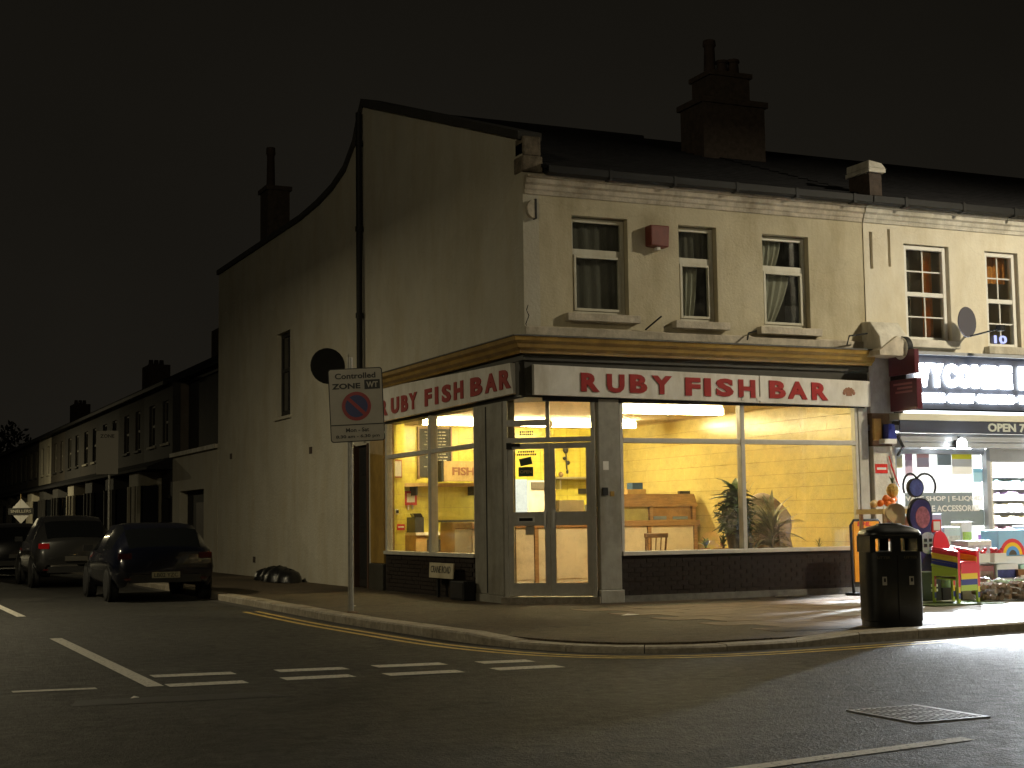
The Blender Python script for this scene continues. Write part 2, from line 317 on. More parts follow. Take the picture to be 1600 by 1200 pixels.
M['bluep'] = mat('navy_plastic', (.03, .04, .2), .35)
M['orange'] = mat('orange_board', (.75, .32, .015), .45, var=.08)
M['dkred'] = mat('maroon_sign', (.085, .013, .02), .4, var=.15, vscale=6)
M['greysign'] = mat('charcoal_fascia', (.05, .054, .07), .4, var=.1)
M['creamcas'] = mat('cream_cassette', (.66, .63, .5), .4, var=.06)
M['shutter'] = mat('grey_shutter_box', (.5, .52, .55), .35, metal=.3, var=.1)
M['carblue'] = mat('dark_blue_car_paint', (.003, .0045, .014), .25, metal=.3, coat=1, var=.05)
M['cargrey'] = mat('charcoal_car_paint', (.03, .03, .03), .3, metal=.3, coat=1, var=.05)
M['carblack'] = mat('black_car_paint', (.012, .012, .014), .28, metal=.2, coat=1)
M['carglass'] = mat('car_glass', (.006, .007, .008), .05, spec=.6)
M['tyre'] = mat('tyre_rubber', (.014, .014, .014), .85, bump=.2)
M['rim'] = mat('alloy_rim', (.3, .3, .3), .35, metal=.8)
M['dimplate'] = mat('dark_number_plate', (.06, .055, .045), .6)  # darker copy of the number plate, for cars without plate lettering
M['dimtail'] = mat('dim_tail_light', (.05, .006, .006), .15, coat=1)
M['taillight'] = mat('tail_light_red', (.4, .012, .012), .15, coat=1)
M['plate'] = mat('number_plate', (.3, .28, .2), .35)
M['curtain'] = mat('net_curtain', (.4, .38, .31), .9, var=.15, vscale=12, vstretch=(6, 6, .6))
M['darkcurtain'] = mat('grey_drape', (.13, .12, .1), .9, var=.3, vscale=10, vstretch=(6, 6, .6))
M['orangecurtain'] = mat('orange_curtain', (.6, .24, .04), .8, var=.25, vscale=8, vstretch=(8, 8, .5))
M['room'] = mat('dark_room_wall', (.12, .1, .08), .9, var=.2)
M['leaf'] = mat('plant_leaf', (.06, .11, .02), .45, var=.5, vscale=6)
M['leafsilver'] = mat('silvery_leaf', (.27, .27, .15), .4, var=.5, vscale=7)
M['treeleaf'] = mat('tree_leaf', (.03, .04, .015), .7, var=.4)
M['bark'] = mat('bark', (.06, .045, .03), .9, var=.4, bump=.5)
M['terra'] = mat('terracotta_pot', (.4, .15, .06), .7, var=.2)
M['oldpot'] = mat('sooty_chimney_pot', (.06, .04, .03), .85, var=.3)
M['chalk'] = mat('chalkboard', (.035, .035, .03), .6, var=.4, vscale=6)
M['chalkline'] = mat('chalk_lettering', (.45, .43, .35), .9)
M['housebrick'] = mat('house_brick', (.045, .038, .03), .85, var=.3, vscale=6, bump=.4, bscale=20)
M['housetrim'] = mat('house_trim_paint', (.16, .15, .12), .7, var=.2)
M['houserender'] = mat('house_white_render', (.5, .47, .38), .85, var=.15, vscale=3, stain=.2)
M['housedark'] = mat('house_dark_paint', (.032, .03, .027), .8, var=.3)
M['signface'] = mat('parking_sign_face', (.42, .39, .32), .4, var=.08, vscale=4)
M['signblack'] = mat('sign_black', (.015, .014, .013), .5)
M['signblue'] = mat('sign_blue', (.02, .03, .14), .4)
M['signred'] = mat('sign_red', (.3, .02, .025), .4)
M['nameplate'] = mat('street_nameplate', (.45, .4, .27), .5, var=.12, vscale=6, stain=.2)
M['bag'] = mat('mound_black', (.012, .012, .012), .3, var=.2, bump=.6, bscale=9)
M['log'] = mat('firewood', (.2, .12, .06), .85, var=.4, vscale=9, bump=.4)
M['plastic'] = glass('clear_plastic', (.9, .9, .9), .42, .12)
M['grassmat'] = mat('green_turf', (.06, .09, .025), .9, var=.6, vscale=25, bump=1, bscale=80)
M['iron'] = mat('cast_iron', (.34, .34, .34), .4, metal=.7, var=.3, vscale=15, bump=.3)
M['pit'] = mat('drain_pit', (.006, .006, .006), .9)
M['paper'] = mat('paper_litter', (.7, .68, .62), .8)
E_ = {}
E_['tube'] = emit('fluorescent_tube', (1, .84, .43), E_TUBE)
E_['letters'] = emit('lit_letters', (.88, .95, 1), E_LETTER)
E_['panel'] = emit('led_ceiling_panel', (.9, .96, 1), E_PANEL)
E_['strip'] = emit('led_strip', (.9, .97, 1), 3.0)
E_['flood'] = emit('led_flood_lens', (.9, .97, 1), 30)
E_['bluelit'] = emit('blue_neon', (.5, .55, 1), 1.4)
E_['lens'] = emit('street_lamp_lens', (1, .82, .52), 12)
E_['warmroom'] = emit('lit_pane', (1, .75, .35), .25)

# ------------------------------------------------------------------ street lamps (out of frame, where the photo's light comes from)
def street_lamp(label, x, y, z, arm, power, col, size=.45, kind='AREA'):
    t = thing('street_lamp', label, 'street lamp', (x, y, 0), 'street lamps of the two roads')
    px, py = arm
    MB().tube([(px, py, 0), (px, py, 1.4)], .09).tube([(px, py, 1.4), (px, py, z + .1)], .06).build('pole', M['galv'], t, True)
    MB().tube([(px, py, z + .1), ((px + x) / 2, (py + y) / 2, z + .22), (x, y, z + .14)], .04).build('arm', M['galv'], t, True)
    MB().box(x - .3, x + .3, y - .16, y + .16, z + .05, z + .16).build('lantern', M['galv'], t, bevel=.02)
    MB().box(x - .24, x + .24, y - .12, y + .12, z + .03, z + .048).build('lens', E_['lens'], t)
    ld = bpy.data.lights.new('lamp_light', kind)
    if kind == 'AREA': ld.shape = 'DISK'; ld.size = size
    else: ld.shadow_soft_size = .12
    ld.energy = power; ld.color = col
    lo = bpy.data.objects.new('lamp_light', ld); COL.objects.link(lo); lo.parent = t; lo.location = (0, 0, z if kind == 'AREA' else z - .25)
    return t
street_lamp('street lamp beyond the grocery on the main road kerb', 11.2, -7.2, 9.6, (11.2, -8.4), P_MAIN, (1, .88, .64))
street_lamp('street lamp on the far side of the side street opposite the white flank', -9.6, 8.0, 7.3, (-10.9, 8.0), P_SIDE, (1, .86, .55))
street_lamp('street lamp far down the side street by the white bay', -7.4, 50, 6.6, (-10.9, 50), P_FAR, (1, .85, .5))
street_lamp('street lamp across the main road behind the camera', -17, -17, 9.5, (-17, -19), P_OPP, (1, .86, .56), kind='POINT')

# ------------------------------------------------------------------ ground, roads, kerb, markings
rb = MB(); rb.poly([(-160, -60, 0), (160, -60, 0), (160, 400, 0), (-160, 400, 0)]); struct(rb.build('road', M['road']))
KP = [(-3.1, 140), (-3.12, 40), (-3.14, 15), (-3.2, 4.4), (-3.27, -.4), (-3.2, -2.8), (-3.1, -4.7), (-2.92, -5.8), (-2.66, -6.6), (-2.2, -7.2), (-1.5, -7.5), (-.7, -7.56), (1.04, -7.4), (3.4, -7.15), (8, -7.0), (60, -7.0)]
def resample(P, step):
    out = [Vector(P[0])]; 
    pts = []
    for i in range(len(P) - 1):
        p0 = Vector(P[max(0, i - 1)]); p1 = Vector(P[i]); p2 = Vector(P[i + 1]); p3 = Vector(P[min(len(P) - 1, i + 2)])
        L_ = (p2 - p1).length; n = max(2, int(L_ / .1)) if L_ < 6 else 2
        for k in range(n):
            t = k / n
            if L_ < 6: 
                m1 = (p2 - p0).normalized() * L_; m2 = (p3 - p1).normalized() * L_
                q = (2 * t**3 - 3 * t * t + 1) * p1 + (t**3 - 2 * t * t + t) * m1 + (-2 * t**3 + 3 * t * t) * p2 + (t**3 - t * t) * m2
            else: q = p1.lerp(p2, t)
            pts.append(q)
    pts.append(Vector(P[-1])); acc = 0
    for a, b in zip(pts, pts[1:]):
        d = (b - a).length
        while acc + d >= step:
            a = a.lerp(b, (step - acc) / d); d = (b - a).length; acc = 0; out.append(a.copy())
        acc += d
    return out
K = resample(KP, .3)
def normal_at(i):
    t = (K[min(i + 1, len(K) - 1)] - K[max(0, i - 1)]).normalized(); return Vector((-t.y, t.x))   # points to the pavement
N2 = [normal_at(i) for i in range(len(K))]
inner = [K[i] + N2[i] * .27 for i in range(len(K))]
pv = MB(); keep = inner
ring = [(p.x, p.y) for p in keep]
pave_pts = [(x, y, .096) for x, y in ring] + [(60, 8, .096), (0.4, 8, .096), (0.4, 140, .096)]
pv.prism([(p[0], p[1], -.02) for p in pave_pts], (0, 0, .116)); struct(pv.build('pavement', M['pave']))
kh = holder('kerb'); step = 3; cnt = 0; far = MB()
def kh_z(i):
    d = 0
    x, y = K[i].x, K[i].y
    if -5.2 > y > -8 and x < -.2: return .075          # lowered at the crossing point of the corner
    return .118
for i in range(0, len(K) - step, step):
    a, b = i, i + step
    pts = []
    g = .006
    idx = list(range(a, b + 1))
    front = [K[j] for j in idx]; back = [inner[j] for j in idx]
    d = (front[-1] - front[0]).normalized() * g; front[0] = front[0] + d; back[0] = back[0] + d; front[-1] = front[-1] - d; back[-1] = back[-1] - d
    z0, z1 = kh_z(a), kh_z(b)
    dz = random.uniform(-.004, .005)
    mb = MB() if (K[i].y < 22 and K[i].x < 16) else far
    n = len(mb.v); k = len(front)
    for j in range(k):
        z = z0 + (z1 - z0) * j / (k - 1) + dz
        mb.v += [(front[j].x, front[j].y, -.02), (front[j].x, front[j].y, z - .02), (front[j].x + N2[idx[j]].x * .02, front[j].y + N2[idx[j]].y * .02, z), (back[j].x, back[j].y, z), (back[j].x, back[j].y, -.02)]
    for j in range(k - 1):
        for q in range(4): mb.f.append((n + j * 5 + q, n + (j + 1) * 5 + q, n + (j + 1) * 5 + q + 1, n + j * 5 + q + 1))
    mb.f.append((n, n + 1, n + 2, n + 3, n + 4)); mb.f.append(tuple(n + (k - 1) * 5 + q for q in (4, 3, 2, 1, 0)))
    if mb is not far: mb.build('kerb_stone', M['kerb'], kh)
stuff(far.build('far_kerb_stones', M['kerb'], kh))
def ribbon(off, w, z, sel):
    mb = MB(); n = 0
    for i in range(len(K)):
        if not sel(K[i]): continue
        a = K[i] - N2[i] * off; b = K[i] - N2[i] * (off + w); mb.v += [(a.x, a.y, z), (b.x, b.y, z)]; n += 1
    mb.f = [(2 * i, 2 * i + 1, 2 * i + 3, 2 * i + 2) for i in range(n - 1)]; return mb
mk = holder('road_markings')
for off in (.26, .46): ribbon(off, .085, .004, lambda p: p.y < 3.2 and p.x < 30).build('yellow_line', M['yellow_line'], mk)
gut = ribbon(.0, .22, .0022, lambda p: p.y < 60 and p.x < 30); gut.build('gutter_strip', mat('gutter_grit', (.075, .07, .06), .7, var=.5, vscale=7, bump=.6, bscale=60), mk)
def mark(x0, x1, y0, y1, skew=0, sl=0):
    q = MB(); dy = (x1 - x0) * sl
    q.poly([(x0, y0, .005), (x1, y0 + dy, .005), (x1 + skew, y1 + dy, .005), (x0 + skew, y1, .005)]); return q
for x0, x1, y in [(-7.08, -6.33, -6.86), (-5.92, -5.26, -7.0), (-4.96, -4.27, -7.08), (-3.93, -3.40, -7.28)]: mark(x0, x1, y - .13, y + .13, 0, -.14).build('give_way_dash', M['white_line'], mk)
for x0, x1, y in [(-7.12, -6.43, -7.76), (-6.07, -5.43, -7.76), (-5.13, -4.41, -7.90), (-4.07, -3.40, -7.97)]: mark(x0, x1, y - .13, y + .13, 0, -.08).build('give_way_dash', M['white_line'], mk)
mark(-8.4, -7.71, -7.62, -7.48, 0, -.15).build('give_way_dash', M['white_line'], mk)
mark(-7.30, -7.15, -7.78, -1.3, .0).build('centre_line', M['white_line'], mk)
mark(-7.14, -7.0, 3.9, 9.0).build('centre_line', M['white_line'], mk)
for k in range(3): mark(-7.14, -7.0, 12 + k * 8, 17 + k * 8).build('centre_line', M['white_line'], mk)
mark(-6.9, -3.3, -14.26, -14.13, 0, .152).build('centre_line', M['white_line'], mk)
for k in (-1,): mark(-16, -11, -15.6, -15.47, 0, .152).build('centre_line', M['white_line'], mk)
# patched paving slabs in front of the shop windows
ph = holder('paving_band')
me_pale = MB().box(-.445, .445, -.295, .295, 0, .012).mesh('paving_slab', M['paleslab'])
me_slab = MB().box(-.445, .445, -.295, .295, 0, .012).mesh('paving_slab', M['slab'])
for i in range(14):
    for j in range(9):
        if random.random() < .03: continue
        x = .55 + i * .9 + (j % 2) * .45; y = -6.3 + j * .6
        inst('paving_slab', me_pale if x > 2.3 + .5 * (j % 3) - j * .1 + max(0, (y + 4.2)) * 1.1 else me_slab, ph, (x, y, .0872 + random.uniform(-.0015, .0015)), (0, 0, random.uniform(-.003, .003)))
# drain grate in the road
t = thing('drain_grate', 'square cast iron drain grating set in the shiny road', 'drain cover', (-2.8, -12.55, 0))
MB().box(-3.11, -2.49, -12.93, -12.17, .001, .004).build('pit', M['pit'], t)
fr = MB()
for a in ((-3.12, -3.08, -12.94, -12.16), (-2.52, -2.48, -12.94, -12.16), (-3.08, -2.52, -12.94, -12.90), (-3.08, -2.52, -12.20, -12.16)): fr.box(*a, .001, .010)
fr.build('frame', M['iron'], t)
for k in range(12):
    x = -3.07 + k * .0465; MB().box(x, x + .022, -12.90, -12.20, .002, .013).build('bar', M['iron'], t)
for y in (-12.72, -12.54, -12.38): MB().box(-3.08, -2.52, y, y + .03, .002, .0115).build('cross_bar', M['iron'], t)
t = thing('manhole_cover', 'flat iron manhole cover in the bright pavement near the bin', 'manhole cover', (3.55, -6.1, .1))
MB().box(3.15, 3.95, -6.35, -5.85, .098, .108).build('plate', M['iron'], t); MB().box(3.2, 3.9, -6.3, -5.9, .107, .112).build('lid', M['iron'], t)
t = tag(MB().poly([(-8.1, -8.9, .003), (-6.4, -9.1, .003), (-6.5, -8.7, .003), (-8.0, -8.5, .003)]).build('road_patch', mat('tar_patch', (.035, .035, .034), .6, var=.3, bump=.3, bscale=60)), 'x', 'patch')
del t['label'], t['category']; struct(t)

# ------------------------------------------------------------------ the fish bar building
B = thing('corner_building', 'two-storey cream corner building with a lit fish bar on its ground floor', 'building', (3.3, 4, 0))
RY, RZ = 7.8, 9.95        # ridge
w = MB(); wins = [(.86, 1.88, 4.64, 6.30), (2.84, 3.58, 4.60, 6.28), (4.49, 5.44, 4.57, 6.24)]
grid_wall(w, 'y', 0, .26, .28, 6.6, 4.26, 6.95, wins)
w.build('front_wall', M['cream'], B)
f_ = MB(); grid_wall(f_, 'x', 0, .28, 0, 20.63, 0, 7.4, [(0, 7.44, -1, 4.26), (7.62, 8.44, -1, 3.0), (13.3, 14.5, 4.0, 6.05)])
top = [(0, 7.4), (0, 7.46), (7.8, 10.04), (8.1, 9.7), (8.36, 9.32), (9.0, 8.92), (9.9, 8.7), (10.9, 8.58), (12.4, 8.5), (20.63, 8.5), (20.63, 7.4)]
f_.prism([(0.001, y, z) for y, z in top], (.278, 0, 0)); f_.build('flank_wall', M['flank'], B)
cp = MB(); tp = top[1:-1]
for (y0, z0), (y1, z1) in zip(tp, tp[1:]):
    cp.prism([(-.07, y0, z0), (-.07, y1, z1), (-.07, y1, z1 + .13 + random.uniform(-.01, .03)), (-.07, y0, z0 + .13)], (.42, 0, 0))
cp.build('coping', M['coping'], B)
MB().box(-.02, .34, -.06, .3, 6.93, 7.2).box(.0, .32, -.04, .28, 7.2, 7.52).build('kneeler_stone', M['stone'], B, bevel=.03)
# roof in slate courses
rf = MB(); n = 26
for k in range(n):
    a, b = k / n, (k + 1) / n + .006
    y0, z0 = -.28 + (RY + .28) * a, 6.98 + (RZ - 6.98) * a; y1, z1 = -.28 + (RY + .28) * b, 6.98 + (RZ - 6.98) * b
    rf.prism([(.3, y0, z0 + .03), (.3, y1, z1), (.3, y1, z1 - .05), (.3, y0, z0 - .03)], (6.32, 0, 0))
rf.poly([(.3, RY, RZ), (6.62, RY, RZ), (6.62, 14, 7.4), (.3, 14, 7.4)]); rf.poly([(.28, 8.3, 8.2), (5, 8.3, 8.2), (5, 20.6, 8.2), (.28, 20.6, 8.2)])
rf.tube([(.3, RY, RZ + .02), (6.62, RY, RZ + .02)], .09, 8)
rf.build('roof', M['slate'], B)
# eaves cornice and gutter
co = MB(); prof = [(0, 6.58), (.02, 6.58), (.03, 6.64), (.05, 6.66), (.06, 6.72), (.10, 6.75), (.11, 6.82), (.15, 6.84), (.15, 6.87), (0, 6.87)]
co.prism([(.02, -d - .001, z) for d, z in prof], (6.57, 0, 0)); co.build('eaves_cornice', M['cornice_old'], B)
gt = MB(); gp = [(.12, 6.9), (.12, 7.0), (.14, 7.0), (.14, 6.92), (.29, 6.92), (.29, 7.0), (.31, 7.0), (.31, 6.89), (.2, 6.86)]
gt.prism([(.32, -d, z) for d, z in gp], (6.3, 0, 0)); 
for x in (1.4, 2.6, 3.8, 5.0, 6.2): gt.box(x, x + .05, -.32, -.1, 6.85, 7.01)
gt.build('gutter', M['black'], B)
# drainpipe on the flank
dp = MB(); dp.tube([(-.1, 7.82, 9.9), (-.1, 7.82, 3.1)], .065, 10)
for z in (9.2, 7.4, 5.6, 3.9): dp.lathe([(.085, z), (.085, z + .1)], (-.1, 7.82, 0), 10)
dp.build('downpipe', M['black'], B, True)
# dark side door
d = MB().box(.08, .14, 7.64, 8.42, .12, 2.98); dd = d.build('side_door', mat('black_door', (.02, .018, .016), .5, var=.3), B)
for z0, z1 in ((.3, 1.2), (1.35, 2.3), (2.4, 2.9)): MB().box(.066, .079, 7.74, 8.32, z0, z1).build('door_panel', M['dark'], dd)
MB().box(-.03, .1, 7.56, 7.63, .1, 3.02).box(-.03, .1, 8.43, 8.5, .1, 3.02).build('door_frame', mat('brown_frame', (.07, .035, .02), .6, var=.3), B)
# flank window
fw_ = MB().box(.12, .18, 13.3, 13.4, 4.05, 6.05).box(.12, .18, 14.4, 14.5, 4.05, 6.05).box(.12, .18, 13.4, 14.4, 5.95, 6.05).box(.12, .18, 13.4, 14.4, 4.05, 4.15).box(.12, .18, 13.4, 14.4, 5.1, 5.18).build('flank_window', M['housedark'], B)
MB().box(.145, .153, 13.4, 14.4, 4.15, 5.95).build('pane', mat('dark_pane', (.01, .01, .01), .1), fw_); MB().box(-.06, .12, 13.2, 14.6, 3.93, 3.998).build('sill', M['flank'], fw_)
for y_, z_ in ((11.5, 3.0), (16.5, .45), (19.0, 3.2)):
    av = MB().box(-.012, .05, y_, y_ + .22, z_, z_ + .15).build('air_brick', M['chimbrick'], B)
ck = MB(); zs = [4.36, 4.44, 4.5, 4.58, 4.63, 4.72, 4.8]; xs = [.02, .035, .015, .05, .07, .03, .06]
for i in range(6): ck.poly([(xs[i], -.0015, zs[i]), (xs[i] + .018, -.0015, zs[i]), (xs[i + 1] + .012, -.0015, zs[i + 1]), (xs[i + 1], -.0015, zs[i + 1])])
ck.build('wall_crack', M['pit'], B)
# first-floor windows
def upvc(x0, x1, z0, z1, split, mt, parent):
    y0, y1 = .12, .18; f = .065
    q = MB().box(x0, x0 + f, y0, y1, z0, z1).box(x1 - f, x1, y0, y1, z0, z1).box(x0 + f, x1 - f, y0, y1, z0, z0 + f).box(x0 + f, x1 - f, y0, y1, z1 - f, z1).box(x0 + f, x1 - f, y0, y1, split - .05, split + .05)
    g = .045
    a0, a1, c0, c1 = x0 + f + .002, x1 - f - .002, z0 + f + .002, split - .052
    o = q.build('window', mt, parent, bevel=.006); q = MB()
    q.box(a0, a0 + g, y0 - .02, y1 - .01, c0, c1).box(a1 - g, a1, y0 - .02, y1 - .01, c0, c1).box(a0 + g, a1 - g, y0 - .02, y1 - .01, c0, c0 + g).box(a0 + g, a1 - g, y0 - .02, y1 - .01, c1 - g, c1)
    q.build('casement', mt, o, bevel=.006)
    MB().box(x0 + f, x1 - f, .146, .154, split + .05, z1 - f).build('pane', M['glassup'], o); MB().box(a0 + g, a1 - g, .140, .148, c0 + g, c1 - g).build('pane', M['glassup'], o)
    return o
for (x0, x1, z0, z1) in wins:
    o = upvc(x0 + .01, x1 - .01, z0 + .06, z1 - .02, z0 + (z1 - z0) * .655, M['upvc'], B)
    MB().box(x0 - .16, x1 + .14, -.14, .12, z0 - .07, z0 + .055).build('sill', M['cornice_old'], o, bevel=.01)
# upstairs room behind (dark)
struct(MB().box(.3, 6.58, 2.4, 2.5, 3.7, 7.4).build('partition', M['room'])); struct(MB().box(.28, 6.58, .2, 9.2, 3.56, 3.68).build('upper_floor', M['room']))

# string course above the shopfront, cornice, frieze
MB().prism([(.0, -d, z) for d, z in [(0, 4.33), (.05, 4.33), (.06, 4.44), (0, 4.47)]], (6.58, 0, 0)).build('string_course', M['cornice_old'], B)
def sweep(prof, x_end, y_end, m_, name, mitre=True):
    q = MB(); k = len(prof)
    for d, z in prof: q.v.append((x_end, -d, z))
    for d, z in prof: q.v.append((-d, -d, z))
    for d, z in prof: q.v.append((-d, y_end, z))
    for s_ in range(2):
        for i in range(k):
            j = (i + 1) % k; q.f.append((s_ * k + i, s_ * k + j, (s_ + 1) * k + j, (s_ + 1) * k + i))
    q.f.append(tuple(range(k))); q.f.append(tuple(range(3 * k - 1, 2 * k - 1, -1))); return q.build(name, m_, B)
sweep([(0, 4.02), (.14, 4.02), (.155, 4.06), (.22, 4.10), (.235, 4.16), (.30, 4.20), (.31, 4.265), (0, 4.265)], 6.6, 7.5, M['ochre'], 'shopfront_cornice')
sweep([(0, 4.267), (.33, 4.267), (.33, 4.285), (.02, 4.33), (0, 4.33)], 6.6, 7.5, M['lead'], 'lead_flashing')
sweep([(.0, 3.36), (.02, 3.36), (.02, 3.9), (.06, 3.92), (.06, 4.015), (.0, 4.015)], 6.6, 7.45, M['darkgreen'], 'frieze')
MB().prism([(0.001, 0.001, 3.34), (6.58, 0.001, 3.34), (6.58, .26, 3.34), (1.4, .26, 3.34), (.28, 1.1, 3.34), (.28, 7.44, 3.34), (0.001, 7.44, 3.34)], (0, 0, .9)).build('bulkhead', M['darkgreen'], B)
# pilasters
def pil(name, m_, *a, **k): return MB().box(*a).build(name, m_, B, bevel=.012)
pil('corner_pilaster', M['pilgrey'], -.02, .22, .90, 2.06, .22, 3.339); pil('pilaster_base', M['pilgrey'], -.05, .24, .87, 2.09, .09, .22)
pil('front_pilaster', M['pilgrey'], 1.26, 1.64, -.03, .22, .30, 3.339); pil('pilaster_base', M['pilgrey'], 1.235, 1.665, -.06, .24, .09, .30)
MB().box(-.024, -.0205, 1.52, 1.56, .24, 3.3).build('pilaster_seam', M['pit'], B)
MB().box(1.31, 1.40, -.055, -.0305, 1.80, 1.92).build('door_bell', M['dark'], B); MB().box(1.45, 1.52, -.04, -.0305, 1.78, 1.86).build('brass_plate', M['ochre'], B); MB().box(1.33, 1.43, -.034, -.0305, 2.2, 2.34).build('small_sticker', M['signwhite'], B)
pil('end_pilaster', M['alu'], 6.36, 6.56, -.02, .2, .1, 3.339)
pil('side_end_pilaster', M['ochre'], -.03, .2, 6.62, 7.42, .62, 3.339); pil('pilaster_base', M['darkgreen'], -.06, .22, 6.6, 7.44, .09, .615)
# stall risers of dark glazed brick
sr = MB().box(1.66, 6.36, .007, .2, .09, .83).build('stall_riser', M['mortar'], B)
me_b = MB().box(-.106, .106, -.02, .03, 0, .062).mesh('brick', M['brickdark']); 
for r_ in range(1, 9):
    for c_ in range(21):
        x = 1.70 + c_ * .222 + (.111 if r_ % 2 else 0)
        if x > 6.25: continue
        inst('brick', me_b, sr, Vector((x + .07, .02 + random.uniform(-.003, .003), .125 + r_ * .074)) - wloc(sr))
MB().box(1.66, 6.36, -.03, .005, .09, .20).build('plinth', M['lead'], sr)
ss = MB().box(.007, .2, 2.09, 6.6, .09, .80).build('side_stall_riser', M['mortar'], B)
me_b2 = MB().box(-.03, .02, -.106, .106, 0, .062).mesh('brick', M['brickdark'])
for r_ in range(9):
    for c_ in range(20):
        y = 2.22 + c_ * .222 + (.111 if r_ % 2 else 0)
        if y > 6.5: continue
        inst('brick', me_b2, ss, Vector((.02 + random.uniform(-.003, .003), y, .125 + r_ * .0735)) - wloc(ss))
# front window: frame, four panes
fz0, fz1, tr0, tr1, mx0, mx1 = .83, 3.34, 2.64, 2.72, 3.95, 4.03
q = MB().box(1.66, 6.36, -.045, .16, .832, .90).box(1.66, 1.72, .0, .12, .90, 3.338).box(6.30, 6.358, .0, .12, .90, 3.338).box(1.72, mx0, .0, .12, tr0, tr1).box(mx1, 6.30, .0, .12, tr0, tr1).box(mx0, mx1, -.01, .13, .90, 3.338)
sw = q.build('shop_window', M['alupaint'], B, bevel=.008)
for x0, x1 in ((1.72, mx0), (mx1, 6.30)):
    for z0, z1 in ((.9, tr0), (tr1, 3.338)): MB().box(x0, x1, .056, .064, z0, z1).build('pane', M['glass'], sw)
MB().box(1.7, 6.3, .165, .62, .80, .835).build('inner_ledge', M['laminate'], sw)
# side window
q = MB().box(-.045, .16, 2.07, 6.6, .802, .87).box(.0, .12, 2.07, 2.13, .87, 3.338).box(.0, .12, 6.5, 6.6, .87, 3.338).box(.0, .12, 2.13, 4.10, 2.65, 2.73).box(.0, .12, 4.24, 6.5, 2.65, 2.73).box(-.01, .13, 4.10, 4.24, .87, 3.338)
sw2 = q.build('side_window', M['alu'], B, bevel=.008)
for y0, y1 in ((2.13, 4.10), (4.24, 6.5)):
    for z0, z1 in ((.87, 2.65), (2.73, 3.338)): MB().box(.056, .064, y0, y1, z0, z1).build('pane', M['glass'], sw2)
# corner doorway (canted)
A = Vector((-.02, .88, 0)); U = Vector((1.26, -.88, 0)).normalized(); NN = Vector((-U.y * -1, -U.x, 0)); NN = Vector((-.88, -1.26, 0)).normalized(); DW = (Vector((1.24, 0, 0)) - A).length
def dbox(mb, a0, a1, z0, z1, d0=-.03, d1=.03): return mb.obox(A + U * (a0 + a1) / 2 + NN * (d0 + d1) / 2 + Vector((0, 0, (z0 + z1) / 2)), U * (a1 - a0) / 2, NN * (d1 - d0) / 2, (0, 0, (z1 - z0) / 2))
dfm = MB(); dbox(dfm, .03, .09, .2, 3.34, -.06, .05); dbox(dfm, 1.45, 1.51, .2, 3.34, -.06, .05); dbox(dfm, .09, 1.45, 2.66, 2.74, -.06, .05); dbox(dfm, .72, .78, 2.74, 3.34, -.05, .04); dbox(dfm, .09, .72, 2.93, 3.03, -.05, .03)
DF = dfm.build('door_frame', M['alu'], B)
st = MB(); dbox(st, -.02, 1.56, .09, .20, -.25, .14); st.build('doorstep', M['kerb'], B)
for a0, a1, z0, z1 in ((.09, .72, 2.74, 2.93), (.09, .72, 3.03, 3.34), (.78, 1.45, 2.74, 3.34)):
    g = MB(); dbox(g, a0, a1, z0, z1, -.004, .004); g.build('fanlight_pane', M['glass'], DF)
for a0, a1, hx in ((.095, .767, .70), (.773, 1.445, .84)):
    q = MB(); s = .085
    dbox(q, a0, a0 + s, .215, 2.65); dbox(q, a1 - s, a1, .215, 2.65); dbox(q, a0 + s, a1 - s, .215, .42); dbox(q, a0 + s, a1 - s, 2.56, 2.65); dbox(q, a0 + s, a1 - s, 1.33, 1.55)
    dl = q.build('door_leaf', M['alu'], B)
    for z0, z1 in ((.42, 1.33), (1.55, 2.56)):
        g = MB(); dbox(g, a0 + s, a1 - s, z0, z1, -.004, .004); g.build('pane', M['glass'], dl)
    h = MB(); dbox(h, hx - .03, hx + .03, 1.28, 1.58, .031, .045); dbox(h, hx - .015, hx + .015, 1.31, 1.55, .06, .085); dbox(h, hx - .012, hx + .012, 1.33, 1.36, .045, .06); dbox(h, hx - .012, hx + .012, 1.5, 1.53, .045, .06); h.build('handle', M['steel'], dl)
    if hx < .75:
        h = MB(); dbox(h, .24, .52, 1.385, 1.475, .031, .04); h.build('letterbox', M['steel'], dl); h = MB(); dbox(h, .27, .49, 1.405, 1.455, .041, .046); h.build('letterbox_flap', M['black'], dl)
q = MB(); dbox(q, .08, .16, 2.56, 2.66, .031, .08); dbox(q, .16, .3, 2.6, 2.65, .031, .07); q.build('door_closer', M['black'], DF)

# ------------------------------------------------------------------ fascia signs with raised letters
S = thing('fascia_sign', 'long white front fascia sign with red RUBY FISH BAR lettering', 'shop sign', (3.3, -.05, 3.3), 'fish bar fascia signs')
def zb(x): return 3.37 - .01 * x
def zt(x): return 3.85 - .0155 * x
for x0, x1, dy in ((.1, 4.27, 0), (4.285, 6.56, -.012)):
    MB().prism([(x0, -.03, zb(x0)), (x1, -.03, zb(x1)), (x1, -.03, zt(x1)), (x0, -.03, zt(x0))], (0, -.08 + dy, 0)).build('sign_panel', M['signwhite'], S, bevel=.004)
LT = [('R', .92, 1.25), ('U', 1.38, 1.70), ('B', 1.80, 2.12), ('Y', 2.20, 2.58), ('F', 2.83, 3.12), ('I', 3.19, 3.32), ('S', 3.42, 3.76), ('H', 3.86, 4.19), ('B', 4.46, 4.79), ('A', 4.83, 5.23), ('R', 5.32, 5.66)]
